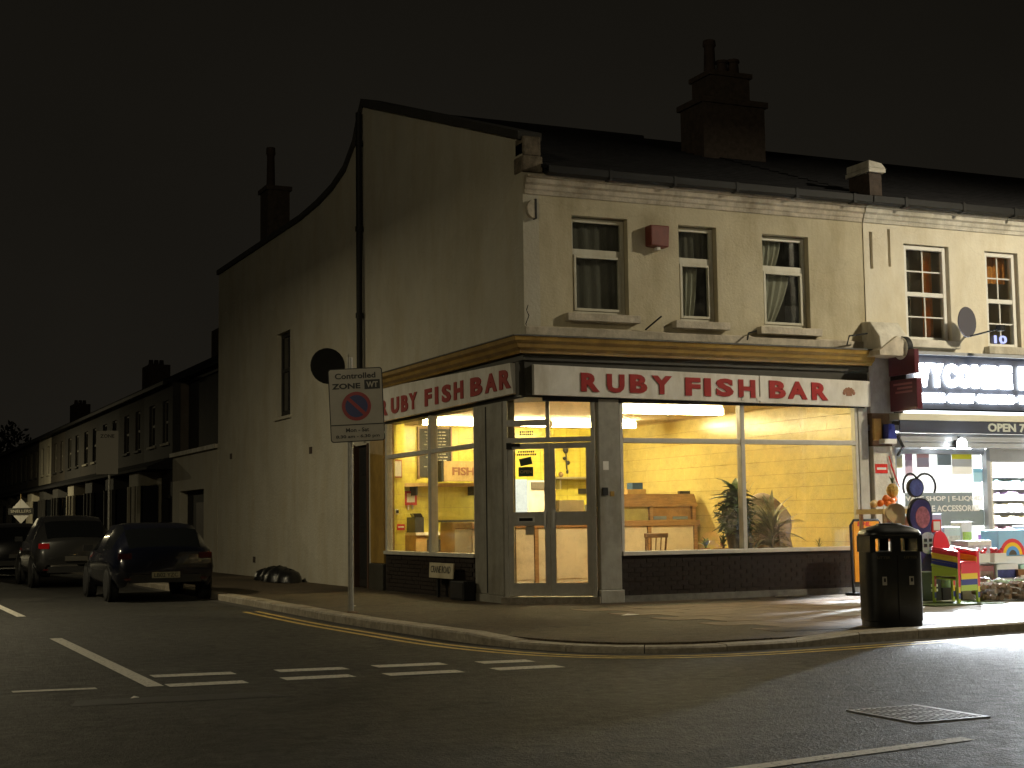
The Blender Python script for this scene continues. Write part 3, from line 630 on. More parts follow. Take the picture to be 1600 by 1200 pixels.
for i, (c_, x0, x1) in enumerate(LT):
    y = -.112 if x1 < 4.28 else -.124
    z = zb(x0) + .082 + random.uniform(-.008, .008)
    MB().add(text(c_, .30, x1 - x0, .014, .05), (x0, y, z), (1, 0, -.012), (random.uniform(-.015, .015), 0, 1)).build('letter', M['red_letter'], S)
lg = MB()
for a in range(7):
    w_ = math.pi * a / 6; lg.ball((6.10 + .1 * math.cos(w_), -.126, 3.53 + .07 * math.sin(w_)), .035, .006, .035, 8, 5)
lg.box(6.04, 6.16, -.13, -.122, 3.48, 3.57); lg.build('sea_shell_logo', M['brown_logo'], S)
for x in (3.92, 4.22, 4.52, 4.80, 5.0, 5.2, 5.5): MB().box(x, x + .07, -.126, -.1245, zb(x) + .03, zb(x) + .10).build('sign_clip', M['signwhite'], S)
MB().box(.28, 6.5, -.028, -.022, 3.28, 3.36).build('under_rail', M['black'], S)
S2 = thing('fascia_sign', 'slanting side street fascia sign with red RUBY FISH BAR lettering', 'shop sign', (-.05, 3.4, 3.3), 'fish bar fascia signs')
def z0s(y): return 3.41 - .005 * y
def z1s(y): return 3.90 + .022 * y
MB().prism([(-.03, 6.66, z0s(6.66)), (-.03, .2, z0s(.2)), (-.03, .32, z1s(.3)), (-.03, 6.66, z1s(6.66))], (-.09, 0, 0)).build('sign_panel', M['signwhite'], S2, bevel=.004)
for c_, ya, yb in [('R', 6.5, 6.06), ('U', 5.86, 5.42), ('B', 5.30, 4.93), ('Y', 4.88, 4.46), ('F', 4.06, 3.72), ('I', 3.55, 3.40), ('S', 3.22, 2.80), ('H', 2.66, 2.24), ('B', 1.92, 1.42), ('A', 1.30, .82), ('R', .72, .27)]:
    MB().add(text(c_, .31, ya - yb, .014, .05), (-.122, ya, z0s(ya) + .1 + random.uniform(-.006, .006)), (0, -1, .004), (0, 0, 1), (-1, 0, 0)).build('letter', M['red_letter'], S2)
MB().box(-.1, .0, .02, .16, 3.36, 3.9).build('corner_post', M['darkgreen'], S2)

# ------------------------------------------------------------------ inside the fish bar
FZ = .2
struct(MB().prism([(1.5, .2, 0), (6.5, .2, 0), (6.5, 9.2, 0), (.2, 9.2, 0), (.2, 1.12, 0)], (0, 0, FZ)).build('shop_floor', M['floorshop'])); struct(MB().box(.2, 6.52, .27, 9.2, 3.5, 3.555).build('shop_ceiling', M['ceil']))
pw = MB().box(6.46, 6.59, .2, 9.2, 0, 3.5).build('party_wall', M['grout']); struct(pw)
me_t = MB().box(0, .012, -.199, .199, .004, .246).mesh('wall_tile', M['tile'])
for r_ in range(0, 13, 2): inst('wall_tile', me_t, pw, Vector((6.448, .32, FZ + .02 + r_ * .25)) - wloc(pw), (0, -.01, 0), (1, .5, 1))
for r_ in range(13):
    tilt = random.uniform(.004, .016)
    for c_ in range(22):
        y = .42 + c_ * .4 + (.0 if r_ % 2 else .2)
        if y > 8.9: continue
        inst('wall_tile', me_t, pw, Vector((6.448 + random.uniform(-.0015, .0015), y, FZ + .02 + r_ * .25)) - wloc(pw), (0, -tilt + random.uniform(-.003, .003), random.uniform(-.002, .002)))
bw = MB().box(.2, 6.46, 9.02, 9.2, 0, 3.5).build('back_wall', M['grout']); struct(bw)
me_t2 = MB().box(-.163, .163, 0, .012, .003, .247).mesh('wall_tile', M['tile2'])
for r_ in range(13):
    for c_ in range(19):
        x = .4 + c_ * .33
        if 3.75 < x < 4.45 and r_ < 8: continue
        inst('wall_tile', me_t2, bw, Vector((x, 9.008 + random.uniform(-.0015, .0015), FZ + .02 + r_ * .25)) - wloc(bw), (random.uniform(-.006, .01), 0, random.uniform(-.003, .003)))
pier = MB().box(.2, .56, 7.02, 9.0, 0, 3.5).build('wall_pier', M['grout']); struct(pier)
for r_ in range(13): 
    for x in (.29, .47): inst('wall_tile', me_t2, pier, Vector((x, 7.008, FZ + .02 + r_ * .25)) - wloc(pier), (random.uniform(-.008, .008), 0, 0), (.54, 1, 1))
struct(MB().box(.2, .215, 6.62, 7.0, FZ, 3.5).build('inner_flank', M['tile2']))
def tube_light(label, x0, x1, y, z):
    t = thing('ceiling_light', label, 'ceiling light', ((x0 + x1) / 2, y, z), 'fluorescent lights in the fish bar')
    MB().box(x0, x1, y - .05, y + .05, z + .05, 3.499).build('batten', M['white'], t)
    MB().prism([(x0 + .02, y - .10, z + .049), (x0 + .02, y - .09, z - .03), (x0 + .02, y - .05, z - .06), (x0 + .02, y + .05, z - .06), (x0 + .02, y + .09, z - .03), (x0 + .02, y + .10, z + .049)], (x1 - x0 - .04, 0, 0)).build('diffuser', E_['tube'], t)
    MB().box(x0, x0 + .018, y - .11, y + .11, z - .065, z + .055).box(x1 - .018, x1, y - .11, y + .11, z - .065, z + .055).build('end_cap', M['white'], t)
tube_light('fluorescent ceiling light glowing at the top of the front window', 2.75, 4.85, 2.0, 3.34)
tube_light('fluorescent ceiling light glowing at the top of the side window', .75, 3.5, 6.6, 3.40)
tube_light('fluorescent ceiling light deep in the shop over the counter', 3.6, 5.6, 6.6, 3.40)
# counter
C = thing('serving_counter', 'cream panelled serving counter with wooden rails and glass display top', 'counter', (3.8, 5.7, FZ))
MB().box(1.3, 6.30, 5.34, 6.2, FZ, 1.27).build('carcass', M['laminate'], C)
for x0, x1 in ((1.31, 2.6), (2.70, 3.9), (3.92, 5.12), (5.22, 6.2)): MB().box(x0, x1, 5.315, 5.338, FZ + .08, 1.26).build('front_panel', M['laminate'], C)
for x in (2.61, 5.13, 6.21): MB().box(x, x + .08, 5.29, 5.338, FZ, 1.27).build('post', M['wood'], C)
MB().box(1.26, 6.34, 5.26, 6.22, 1.272, 1.39).build('top_rail', M['wood'], C, bevel=.01)
MB().box(4.3, 5.18, 5.36, 5.4, 1.392, 1.66).build('display_glass', mat('display_glass_green', (.45, .42, .18), .2, var=.3, vscale=2), C)
MB().box(5.27, 6.18, 5.36, 5.4, 1.392, 1.66).build('display_glass', mat('display_glass_orange', (.4, .24, .12), .2, var=.4, vscale=2), C)
MB().box(5.19, 5.26, 5.3, 5.44, 1.392, 1.66).box(6.19, 6.27, 5.3, 5.44, 1.392, 1.66).build('display_post', M['wood'], C)
MB().prism([(4.3, 5.28, 1.662), (4.3, 6.1, 1.662), (4.3, 6.1, 1.92), (4.3, 5.4, 1.92), (4.3, 5.28, 1.72)], (1.99, 0, 0)).build('display_hood', M['wood'], C)
MB().box(5.3, 5.6, 5.348, 5.358, 1.4, 1.47).box(5.75, 6.1, 5.348, 5.358, 1.4, 1.46).build('food_tray', mat('blue_tray', (.2, .25, .35), .3), C)
t = tag(MB().box(4.80, 5.22, 5.5, 5.9, 1.922, 2.02).build('cardboard_box', M['woodlight']), 'brown box on the counter hood under the blue box', 'box')
t = tag(MB().box(4.92, 5.16, 5.52, 5.75, 2.022, 2.15).build('blue_box', mat('blue_carton', (.02, .08, .22), .5)), 'small blue box on top of the counter hood', 'box')
t = tag(MB().box(6.02, 6.26, 5.5, 5.6, 1.922, 1.98).build('card_reader', M['dark']), 'small black device at the end of the counter hood', 'card reader')
# back counter seen through the side window
t = thing('back_bench', 'pale work bench with dark recess behind the side window', 'work bench', (2.3, 8.6, FZ))
MB().box(1.24, 3.5, 8.2, 8.95, 1.14, 1.2).build('bench_top', M['laminate'], t); MB().box(1.26, 1.5, 8.25, 8.9, FZ, 1.138).build('side_panel', M['woodlight'], t); MB().box(1.5, 2.3, 8.24, 8.27, .8, 1.05).build('dark_recess', M['dark'], t); MB().box(2.3, 3.4, 8.25, 8.9, FZ, 1.138).build('cupboard', M['laminate'], t); MB().box(1.5, 2.3, 8.5, 8.9, FZ, .8).build('drawer_unit', M['woodlight'], t)
t = thing('till', 'black cash till standing on the pale bench behind the side window', 'cash till', (1.38, 8.5, 1.2))
MB().box(1.26, 1.46, 8.3, 8.8, 1.2, 1.52).build('housing', M['dark'], t); MB().prism([(1.27, 8.3, 1.5), (1.45, 8.3, 1.5), (1.45, 8.45, 1.6), (1.27, 8.45, 1.6)], (0, .2, 0)).build('screen', M['carglass'], t)
t = thing('fryer_unit', 'low beige fryer cabinet with a black top', 'fryer', (1.6, 7, FZ))
MB().box(1.55, 2.1, 6.4, 7.6, FZ, 1.4).build('cabinet', mat('beige_enamel', (.45, .32, .16), .4), t); MB().box(1.3, 2.12, 6.9, 7.62, 1.405, 1.45).build('black_top', M['dark'], t)
# chalkboard and hanging sign
t = thing('menu_board', 'tall black menu chalkboard on the yellow tiled back wall', 'menu board', (1.96, 8.98, 2.4))
MB().box(1.62, 2.34, 8.96, 8.995, 2.38, 3.42).build('board', M['chalk'], t); MB().box(1.58, 1.62, 8.95, 9.0, 2.34, 3.46).box(2.34, 2.38, 8.95, 9.0, 2.34, 3.46).box(1.62, 2.34, 8.95, 9.0, 3.42, 3.46).build('frame', M['wood'], t)
cl = MB()
for k in range(13):
    z = 3.34 - k * .068; x = 1.72 + random.uniform(0, .12)
    while x < 2.2:
        w_ = random.uniform(.03, .1); cl.box(x, x + w_, 8.954, 8.959, z, z + .022); x += w_ + .02
stuff(cl.build('chalk_writing', M['chalkline'], t))
t = thing('hanging_sign', 'long beige lightbox sign with brown lettering hanging in the shop', 'sign', (2.7, 8, 2.3))
MB().box(1.75, 3.3, 7.9, 8.1, 2.26, 2.68).build('box', mat('beige_lightbox', (.32, .22, .08), .5, var=.2), t); MB().box(1.70, 1.75, 7.88, 8.12, 2.25, 2.69).build('end', M['black'], t)
MB().add(text('FISH BAR', .17, 1.1, .01, .03), (1.95, 7.898, 2.38)).build('lettering', mat('brown_print', (.16, .06, .02), .6), t); MB().tube([(1.95, 8, 2.68), (1.95, 8, 3.5)], .012, 6).tube([(3.1, 8, 2.68), (3.1, 8, 3.5)], .012, 6).build('hanger', M['black'], t)
t = thing('wall_shelf', 'pale wooden wall shelf on brackets behind the side window', 'shelf', (2, 8.8, 2.2)); MB().box(.95, 3.4, 8.55, 8.99, 2.17, 2.24).build('board', M['woodlight'], t)
for x in (1.4, 2.75): MB().box(x, x + .04, 8.6, 8.99, 1.98, 2.168).build('bracket', M['black'], t)
t = thing('fire_blanket', 'red framed fire blanket box on the tiled wall', 'fire blanket', (1.4, 8.97, 1.8)); MB().box(1.26, 1.54, 8.92, 8.99, 1.78, 2.08).build('case', M['redp'], t); MB().box(1.31, 1.49, 8.912, 8.919, 1.84, 2.03).build('label_card', M['paper'], t); MB().box(1.34, 1.37, 8.95, 8.97, 1.68, 1.78).box(1.44, 1.47, 8.95, 8.97, 1.7, 1.78).build('pull_tape', M['white'], t)
t = thing('framed_notice', 'small red framed notice on the tiled pier by the side window', 'notice', (.4, 6.99, 2.3)); MB().box(.28, .50, 6.985, 7.003, 2.3, 2.66).build('frame', M['terra'], t); MB().box(.30, .48, 6.978, 6.984, 2.33, 2.63).build('sheet', M['paper'], t)
t = thing('socket_box', 'white double socket with a cable on the tiled pier', 'socket', (.32, 6.99, 1.6)); MB().box(.25, .41, 6.975, 7.003, 1.57, 1.68).build('faceplate', M['white'], t); MB().box(.36, .41, 6.95, 6.974, 1.6, 1.66).build('plug', M['dark'], t); MB().tube([(.27, 6.98, 1.57), (.265, 6.98, 1.2), (.27, 6.98, .3)], .008, 6).build('cable', M['dark'], t)
t = thing('red_sticker', 'small red and white warning sticker on the tiled pier', 'sticker', (.48, 6.99, 1.3)); MB().box(.39, .55, 6.997, 7.004, 1.26, 1.38).build('sheet', M['redp'], t); MB().box(.41, .53, 6.994, 6.9965, 1.31, 1.34).build('print', M['paper'], t)
# things seen through the door
t = thing('drinks_fridge', 'bright white glass fronted drinks fridge seen through the door', 'fridge', (3.75, 8.2, FZ)); MB().box(3.35, 3.72, 8.0, 8.7, FZ, 2.3).build('lit_front', emit('fridge_light', (.95, 1, .85), 1.1), t); MB().box(3.722, 4.2, 7.98, 8.7, FZ, 2.28).build('cabinet', M['white'], t); MB().box(3.80, 4.12, 7.95, 7.978, 2.08, 2.24).build('header', mat('grey_header', (.12, .11, .1), .5), t)
t = thing('range_shelf', 'narrow steel shelf on the back wall seen through the door', 'shelf', (5.2, 8.8, 2.3)); MB().box(4.7, 5.9, 8.6, 9.0, 2.33, 2.37).build('board', M['steel'], t); MB().box(4.85, 4.88, 8.7, 9.0, 2.1, 2.33).build('bracket', M['steel'], t); MB().ball((4.9, 8.75, 2.43), .06).build('small_jar', M['wood'], t)
t = thing('frying_range', 'steel frying range along the back wall', 'frying range', (5.2, 8.6, FZ)); MB().box(4.5, 6.1, 8.3, 9.0, FZ, 1.55).build('body', M['steel'], t); MB().box(4.6, 5.2, 8.25, 8.6, 1.555, 1.85).build('hot_cabinet', M['steel'], t); MB().box(5.4, 5.75, 8.3, 8.6, 1.555, 1.75).build('carton', M['white'], t); MB().box(5.45, 5.75, 8.97, 9.0, 2.0, 2.12).build('dark_label', M['dark'], t)
t = thing('hanging_ornament', 'dark dangling chain ornament hanging behind the right door leaf', 'ornament', (5.15, 8.9, 2.5)); MB().ball((5.13, 8.95, 3.0), .07, .03, .1).build('disc', M['dark'], t); MB().tube([(5.13, 8.95, 2.95), (5.15, 8.95, 2.55)], .015, 6).ball((5.1, 8.95, 2.8), .05, .02, .04).ball((5.18, 8.95, 2.7), .05, .02, .05).ball((5.16, 8.95, 2.5), .03, .02, .05).build('chain', M['dark'], t)
def door_sticker(name, label, cat, a0, a1, z0, z1, m_, txt=None, tm=None, tilt=0):
    t = thing(name, label, cat, A + U * a0 + Vector((0, 0, z0)))
    q = MB(); ctr = A + U * (a0 + a1) / 2 + Vector((0, 0, (z0 + z1) / 2)) - NN * .012; uu = (U * math.cos(tilt) + Vector((0, 0, 1)) * math.sin(tilt)); vv = Vector((0, 0, 1)) * math.cos(tilt) - U * math.sin(tilt)
    q.obox(ctr, uu * (a1 - a0) / 2, NN * .003, vv * (z1 - z0) / 2); q.build('card', m_, t)
    if txt:
        w_ = (a1 - a0) * .8; q = MB(); q.add(text(txt, (z1 - z0) * .35, w_, .003, .02), ctr - uu * w_ / 2 - vv * (z1 - z0) * .17 + NN * .004, uu, vv, NN); q.build('print', tm or M['paper'], t)
    return t
G = mat('green_card', (.02, .07, .04), .5)
door_sticker('door_sticker', 'small tilted dark green card on the left door glass', 'sticker', .28, .48, 2.30, 2.42, G, None, None, .2)
door_sticker('open_sign', 'dark green hanging sign inside the left door glass', 'door sign', .26, .50, 2.12, 2.27, G, 'OPEN', mat('gold_print', (.5, .4, .15), .5))
door_sticker('door_notice', 'pale paper notice low on the left door glass', 'notice', .36, .50, 1.18, 1.33, M['paper'])
t = thing('glass_lettering', 'dark opening hours lettering on the left door glass', 'lettering', A + Vector((0, 0, 2.5)))
for k, (a0, a1, z) in enumerate(((.26, .52, 2.50), (.24, .54, 2.455), (.29, .5, 2.82), (.29, .5, 2.78))):
    q = MB(); a = a0
    while a < a1: w_ = random.uniform(.015, .03); dbox(q, a, a + w_, z, z + .03, .005, .007); a += w_ + .01
    stuff(q.build('print_row', M['dark'], t))
# chair by the window
t = thing('wooden_chair', 'spindle back wooden chair inside the front window', 'chair', (3.08, 1.6, FZ))
MB().box(2.87, 3.29, 1.4, 1.82, .62, .66).build('seat', M['wood'], t, bevel=.01)
for x, y in ((2.89, 1.42), (3.27, 1.42), (2.89, 1.8), (3.27, 1.8)): MB().tube([(x, y, .62), (x + (x - 3.08) * .15, y + (y - 1.6) * .1, FZ)], .02, 8).build('leg', M['wood'], t)
for k in range(5): 
    x = 2.90 + k * .09; MB().tube([(x, 1.43, .66), (x + (x - 3.08) * .12, 1.38, 1.10)], .011 if 0 < k < 4 else .018, 6).build('spindle', M['wood'], t)
MB().box(2.85, 3.31, 1.355, 1.40, 1.09, 1.17).build('top_rail', M['wood'], t, bevel=.012)
# plants on the inner ledge
def frond(L_, w_, droop, n=5):
    q = MB()
    for i in range(n + 1):
        s = i / n; x = L_ * s; z = L_ * .25 * s - droop * s * s; ww = w_ * math.sin(math.pi * min(.97, .08 + .9 * s)); q.v += [(x, -ww, z + ww * .3), (x, 0, z), (x, ww, z + ww * .3)]
    for i in range(n):
        for k in range(2): q.f.append((i * 3 + k, i * 3 + k + 1, i * 3 + k + 4, i * 3 + k + 3))
    return q
def plant(label, name, x, y, z, pot_r, pot_h, fr_list, lm, stem_h, potm):
    t = thing(name, label, 'potted plant', (x, y, z))
    MB().lathe([(pot_r * .72, 0), (pot_r, pot_h), (pot_r * 1.06, pot_h), (pot_r * 1.06, pot_h - .02), (pot_r * .8, pot_h - .03)], (x, y, z), 14).build('pot', potm, t, True)
    MB().tube([(x, y, z + pot_h - .03), (x + .01, y, z + pot_h + stem_h)], .02, 6).build('stem', M['bark'], t)
    for L_, w_, dr, n, e0, e1, h0, h1 in fr_list:
        me = frond(L_, w_, dr).mesh('frond', lm, smooth=True)
        for k in range(n):
            az = random.uniform(0, 6.28)
            if math.sin(az) * L_ * 1.1 < -(y - .12): az = -az       # leaves stay behind the glass
            inst('frond', me, t, (0, 0, pot_h + h0 + (h1 - h0) * k / n), (0, -R(random.uniform(e0, e1)), az), (random.uniform(.7, 1.1),) * 3)
    return t
plant('large dark green bushy plant in the front window', 'bushy_plant', 4.10, .42, .836, .2, .36, [(.44, .075, .26, 80, 0, 75, 0, .6), (.36, .08, .22, 90, -40, 50, -.05, .5), (.3, .07, .14, 60, -10, 60, .1, .7)], M['leaf'], .6, M['dark'])
plant('silvery spiky yucca plant in the front window right of the bar', 'spiky_plant', 4.80, .42, .836, .16, .06, [(.62, .045, .22, 70, 10, 80, 0, .45), (.58, .05, .28, 70, -20, 45, 0, .3), (.4, .04, .1, 40, 30, 80, .05, .25)], M['leafsilver'], .2, M['dark'])
bush = [o for o in bpy.data.objects if o.name == 'bushy_plant'][0]
q = MB()
for k in range(1100):
    a = Vector((random.gauss(0, 1), random.gauss(0, 1), random.gauss(0, 1))).normalized() * random.random() ** .4
    c_ = Vector((4.10, .46, 1.42)) + Vector((a.x * .36 * (1 + .15 * math.sin(a.z * 6)), a.y * .28, a.z * .46)); u_ = Vector((random.gauss(0, 1), random.gauss(0, 1), random.gauss(-.3, .8))).normalized() * random.uniform(.03, .065); v_ = u_.orthogonal().normalized() * random.uniform(.012, .024)
    if c_.y < .1: continue
    q.poly([c_ - u_, c_ + v_, c_ + u_ * 1.2, c_ - v_])
stuff(q.build('foliage', M['leaf'], bush))
q = MB(); q.ball((5.2, 1.25, 1.06), .54, .34, .80, 22, 14); q.v = [(x + .045 * math.sin(z * 9 + y * 7), y + .03 * math.sin(x * 11), max(FZ, z + .015 * math.sin(x * 8))) for x, y, z in q.v]  # unidentified grey shape, built as a plain rounded solid
tag(q.build('rounded_form', mat('grey_brown_form', (.36, .29, .22), .85, var=.25, vscale=3, bump=.4, bscale=8), None, True), 'large rounded grey brown form behind the spiky window plant', 'bundle')
plant('tall thin stemmed plant between the two big window plants', 'thin_plant', 4.36, .5, .836, .1, .15, [(.5, .02, .12, 6, 60, 85, .3, .75)], M['leaf'], .7, M['dark'])
plant('small bright green plant at the left end of the window plants', 'small_plant', 3.46, .4, .836, .07, .08, [(.17, .035, .06, 16, 10, 80, 0, .06)], M['leaf'], .05, M['terra'])
plant('little cactus like plant in a wide terracotta dish', 'dish_plant', 3.78, .36, .836, .16, .07, [(.2, .022, .02, 9, 55, 88, 0, .02), (.12, .03, .04, 10, 10, 60, 0, .03)], M['leaf'], .03, M['terra'])
plant('low wispy plant at the far right end of the window ledge', 'wispy_plant', 5.75, .4, .836, .05, .04, [(.2, .008, .08, 14, 10, 70, 0, .03)], M['leaf'], .02, M['terra'])

# ------------------------------------------------------------------ things on the cream front
def curtain(label, x0, x1, z0, z1, m_, gather=0, group=None):
    q = MB(); n = 26; rows = 6
    for j in range(rows + 1):
        s = j / rows
        for i in range(n + 1):
            a = i / n; xe = x1 - (x1 - x0) * gather * (1 - s) ** 1.4; q.v.append((x0 + (xe - x0) * a, .27 + .02 * math.sin(a * 30 + s), z0 + (z1 - z0) * s))
    for j in range(rows):
        for i in range(n): q.f.append((j * (n + 1) + i, j * (n + 1) + i + 1, (j + 1) * (n + 1) + i + 1, (j + 1) * (n + 1) + i))
    return tag(q.build('curtain', m_, None, True), label, 'curtain', group)
curtain('dark grey full width drape in the leftmost upstairs window', .88, 1.86, 4.7, 6.28, M['darkcurtain'])
curtain('pale net curtain drawn to one side in the narrow middle upstairs window', 2.86, 3.35, 4.66, 5.7, M['curtain'], .25)
curtain('grey blind in the upper light of the narrow middle window', 2.86, 3.56, 5.7, 6.26, M['darkcurtain'])
curtain('white net curtain swagged to the left in the third upstairs window', 4.5, 5.2, 4.62, 5.6, M['curtain'], .6)
curtain('white net curtain behind the top light of the third window', 4.5, 5.05, 5.66, 6.22, M['curtain'], .3)
t = thing('alarm_box', 'faded red burglar alarm box between the upstairs windows', 'alarm box', (2.36, 0, 5.85)); MB().prism([(2.2, -.002, 5.86), (2.54, -.002, 5.84), (2.56, -.002, 6.2), (2.2, -.002, 6.2)], (0, -.2, 0)).build('cover', M['alarm'], t, bevel=.02); MB().box(2.34, 2.40, -.16, -.06, 5.80, 5.845).build('sounder', M['white'], t)
t = thing('vent_cowl', 'small half round grey vent cowl high on the cream wall', 'vent', (.12, 0, 6.2)); MB().prism([(.17, 0, 6.18)] + [(.17 - .13 * math.sin(R(a)), 0, 6.33 - .15 * math.cos(R(a))) for a in range(0, 181, 20)] + [(.17, 0, 6.48)], (0, -.09, 0)).build('hood', M['cornice_old'], t); MB().box(.172, .2, -.1, 0, 6.17, 6.49).build('slot', M['dark'], t)
for lab, p in (('short black iron rod on the ledge below the left window', [(2.14, -.06, 4.48), (2.31, -.3, 4.68)]), ('bent black cable below the middle window', [(3.94, -.3, 4.36), (4.1, -.1, 4.5), (4.29, -.05, 4.55)]), ('bent black cable rising beside the white console bracket', [(5.96, -.3, 4.34), (6.0, -.32, 4.5), (6.4, -.3, 4.56)])):
    tag(MB().tube(p, .014, 6).build('iron_rod', M['black']), lab, 'iron rod')
t = thing('satellite_dish', 'dark round satellite dish on the white flank wall', 'satellite dish', (-.45, 8.8, 4.72)); 
q = MB(); q.lathe([(.37, .0), (.38, .015), (.33, .06), (.2, .10), (.02, .12)], (0, 0, 0), 24, 'y')
q.v = [(x - .47, y + 8.8, z + 4.70) for x, y, z in q.v]; q.build('reflector', M['black'], t, True); MB().tube([(-.47, 8.92, 4.70), (-.2, 9.0, 4.6), (0, 9.0, 4.6)], .025, 6).build('bracket', M['black'], t)
# chimneys
def chimney(label, x0, x1, y0, y1, z0, z1, pots, top2=None):
    t = thing('chimney_stack', label, 'chimney', ((x0 + x1) / 2, (y0 + y1) / 2, z0)); q = MB().box(x0, x1, y0, y1, z0, z1).box(x0 - .06, x1 + .06, y0 - .06, y1 + .06, z1, z1 + .12)
    zz = z1 + .12
    if top2: q.box(x0 + top2[0], x1 - top2[1], y0 + .08, y1 - .08, zz, zz + top2[2]).box(x0 + top2[0] - .05, x1 - top2[1] + .05, y0 + .03, y1 - .03, zz + top2[2], zz + top2[2] + .1); zz += top2[2] + .1
    q.build('stack', M['chimbrick'], t)
    for px, h in pots: MB().lathe([(.13, zz), (.11, zz + h * .8), (.14, zz + h * .85), (.13, zz + h), (.09, zz + h)], (px, (y0 + y1) / 2, 0), 12).build('pot', M['oldpot'], t, True)
    return t
chimney('large dark chimney stack rising behind the roof above the party wall', 6.25, 7.75, 4.6, 5.5, 8.2, 9.95, [(6.72, .75), (7.02, .35), (7.3, .4)], (.25, .3, .5))
chimney('tall thin dark chimney on the rear wing above the flank wall', 1.3, 1.95, 20.2, 21.0, 7.0, 11.0, [(1.5, 1.2)], None)
t = thing('party_wall_pier', 'little rendered brick pier with white cap at the eaves', 'gable pier', (6.7, -.1, 7)); MB().box(6.58, 6.84, -.28, .3, 6.97, 7.42).build('pier', M['chimbrick'], t); MB().box(6.53, 6.90, -.34, .34, 7.42, 7.50).prism([(6.53, -.34, 7.5), (6.9, -.34, 7.5), (6.84, -.3, 7.6), (6.56, -.3, 7.64)], (0, .64, 0)).build('cap', M['whitestone'], t, bevel=.015)

# ------------------------------------------------------------------ grocery building on the right
G_ = thing('grocery_building', 'taller cream terrace building with white sash windows above the lit grocery', 'building', (10, 3, 0))
gw = [(7.48, 8.50, 4.50, 6.26), (9.33, 10.12, 4.44, 6.24), (11.1, 12.1, 4.44, 6.24)]
q = MB(); slits = [(6.73, 6.80, 5.76, 6.42), (7.13, 7.19, 5.82, 6.50)]
grid_wall(q, 'y', -.02, .26, 6.605, 14.5, 4.2, 6.95, gw + slits); q.build('front_wall', M['cream2'], G_)
MB().box(6.7, 7.25, .06, .1, 5.7, 6.55).build('slit_back', mat('slit_brown', (.1, .06, .03), .9), G_)
co = MB(); co.prism([(6.6, -d - .022, z) for d, z in prof], (7.9, 0, 0)); co.build('eaves_cornice', M['whitestone'], G_)
gt = MB(); gt.prism([(6.63, -d - .02, z) for d, z in gp], (7.9, 0, 0))
for x in (7.3, 8.6, 9.8, 11): gt.box(x, x + .05, -.345, -.12, 6.85, 7.02)
gt.build('gutter', M['black'], G_)
rf = MB()
for k in range(26):
    a, b = k / 26, (k + 1) / 26 + .006
    y0, z0 = -.28 + (RY + .28) * a, 6.99 + (RZ - 6.95) * a; y1, z1 = -.28 + (RY + .28) * b, 6.99 + (RZ - 6.95) * b
    rf.prism([(6.619, y0, z0 + .03), (6.619, y1, z1), (6.619, y1, z1 - .05), (6.619, y0, z0 - .03)], (12, 0, 0))
rf.poly([(6.63, RY, RZ), (19, RY, RZ), (19, 14, 7.4), (6.63, 14, 7.4)]); rf.build('roof', M['slate'], G_)
def sash(x0, x1, z0, z1, parent):
    f = .07; y0, y1 = .03, .1; zm = z0 + (z1 - z0) * .49
    q = MB().box(x0, x0 + f, y0, y1, z0, z1).box(x1 - f, x1, y0, y1, z0, z1).box(x0 + f, x1 - f, y0, y1, z0, z0 + f).box(x0 + f, x1 - f, y0, y1, z1 - f, z1)
    q.box(x0 + f, x1 - f, y0 + .01, y1 + .03, zm - .04, zm + .04)
    o = q.build('sash_window', M['upvcw'], parent, bevel=.006)
    for za, zb_, dy in ((z0 + f, zm - .04, .0), (zm + .04, z1 - f, .03)):
        MB().box(x0 + f, x1 - f, .066 + dy, .072 + dy, za, zb_).build('pane', M['glassup'], o); zc = (za + zb_) / 2; xc = (x0 + x1) / 2
        MB().box(xc - .012, xc + .012, .058 + dy, .08 + dy, za, zb_).build('glazing_bar', M['upvcw'], o); MB().box(x0 + f, x1 - f, .059 + dy, .079 + dy, zc - .012, zc + .012).build('glazing_bar', M['upvcw'], o)
    MB().box(x0 - .12, x1 + .12, -.16, .03, z0 - .14, z0 + .001).build('sill', M['whitestone'], o, bevel=.01); return o
for (x0, x1, z0, z1) in gw: sash(x0 + .02, x1 - .05, z0 + .02, z1 - .02, G_)
def plain_curtain(label, x0, x1, z0, z1, m_):
    q = MB(); n = 18
    for i in range(n + 1):
        x = x0 + (x1 - x0) * i / n; y = .3 + .025 * math.sin(i * 1.9); q.v += [(x, y, z0), (x, y, z1)]
    q.f = [(2 * i, 2 * i + 2, 2 * i + 3, 2 * i + 1) for i in range(n)]; return tag(q.build('curtain', m_, None, True), label, 'curtain')
plain_curtain('orange curtain at the right side of the white sash window above the sign', 8.12, 8.36, 4.5, 6.2, M['orangecurtain']); plain_curtain('grey curtain at the left side of the white sash window', 7.5, 7.85, 4.5, 6.2, M['darkcurtain']); plain_curtain('orange brown blind in the narrow sash window at the frame edge', 9.36, 10.1, 5.7, 6.2, M['orangecurtain'])
struct(MB().box(6.62, 14.4, .75, .85, 3.4, 7).build('partition', mat('beige_room', (.5, .4, .27), .9)))
tag(MB().add(text('10', .15, .3, .01, .03), (9.52, .035, 4.54)).build('window_neon', E_['bluelit']), 'blue white lit number at the bottom of the narrow sash window', 'neon sign')
t = thing('satellite_dish', 'grey oval satellite dish on the bright cream wall beside the sash window', 'satellite dish', (8.75, -.3, 4.85))
q = MB(); q.lathe([(.30, .0), (.31, .015), (.26, .05), (.15, .08), (.02, .09)], (0, 0, 0), 22, 'y')
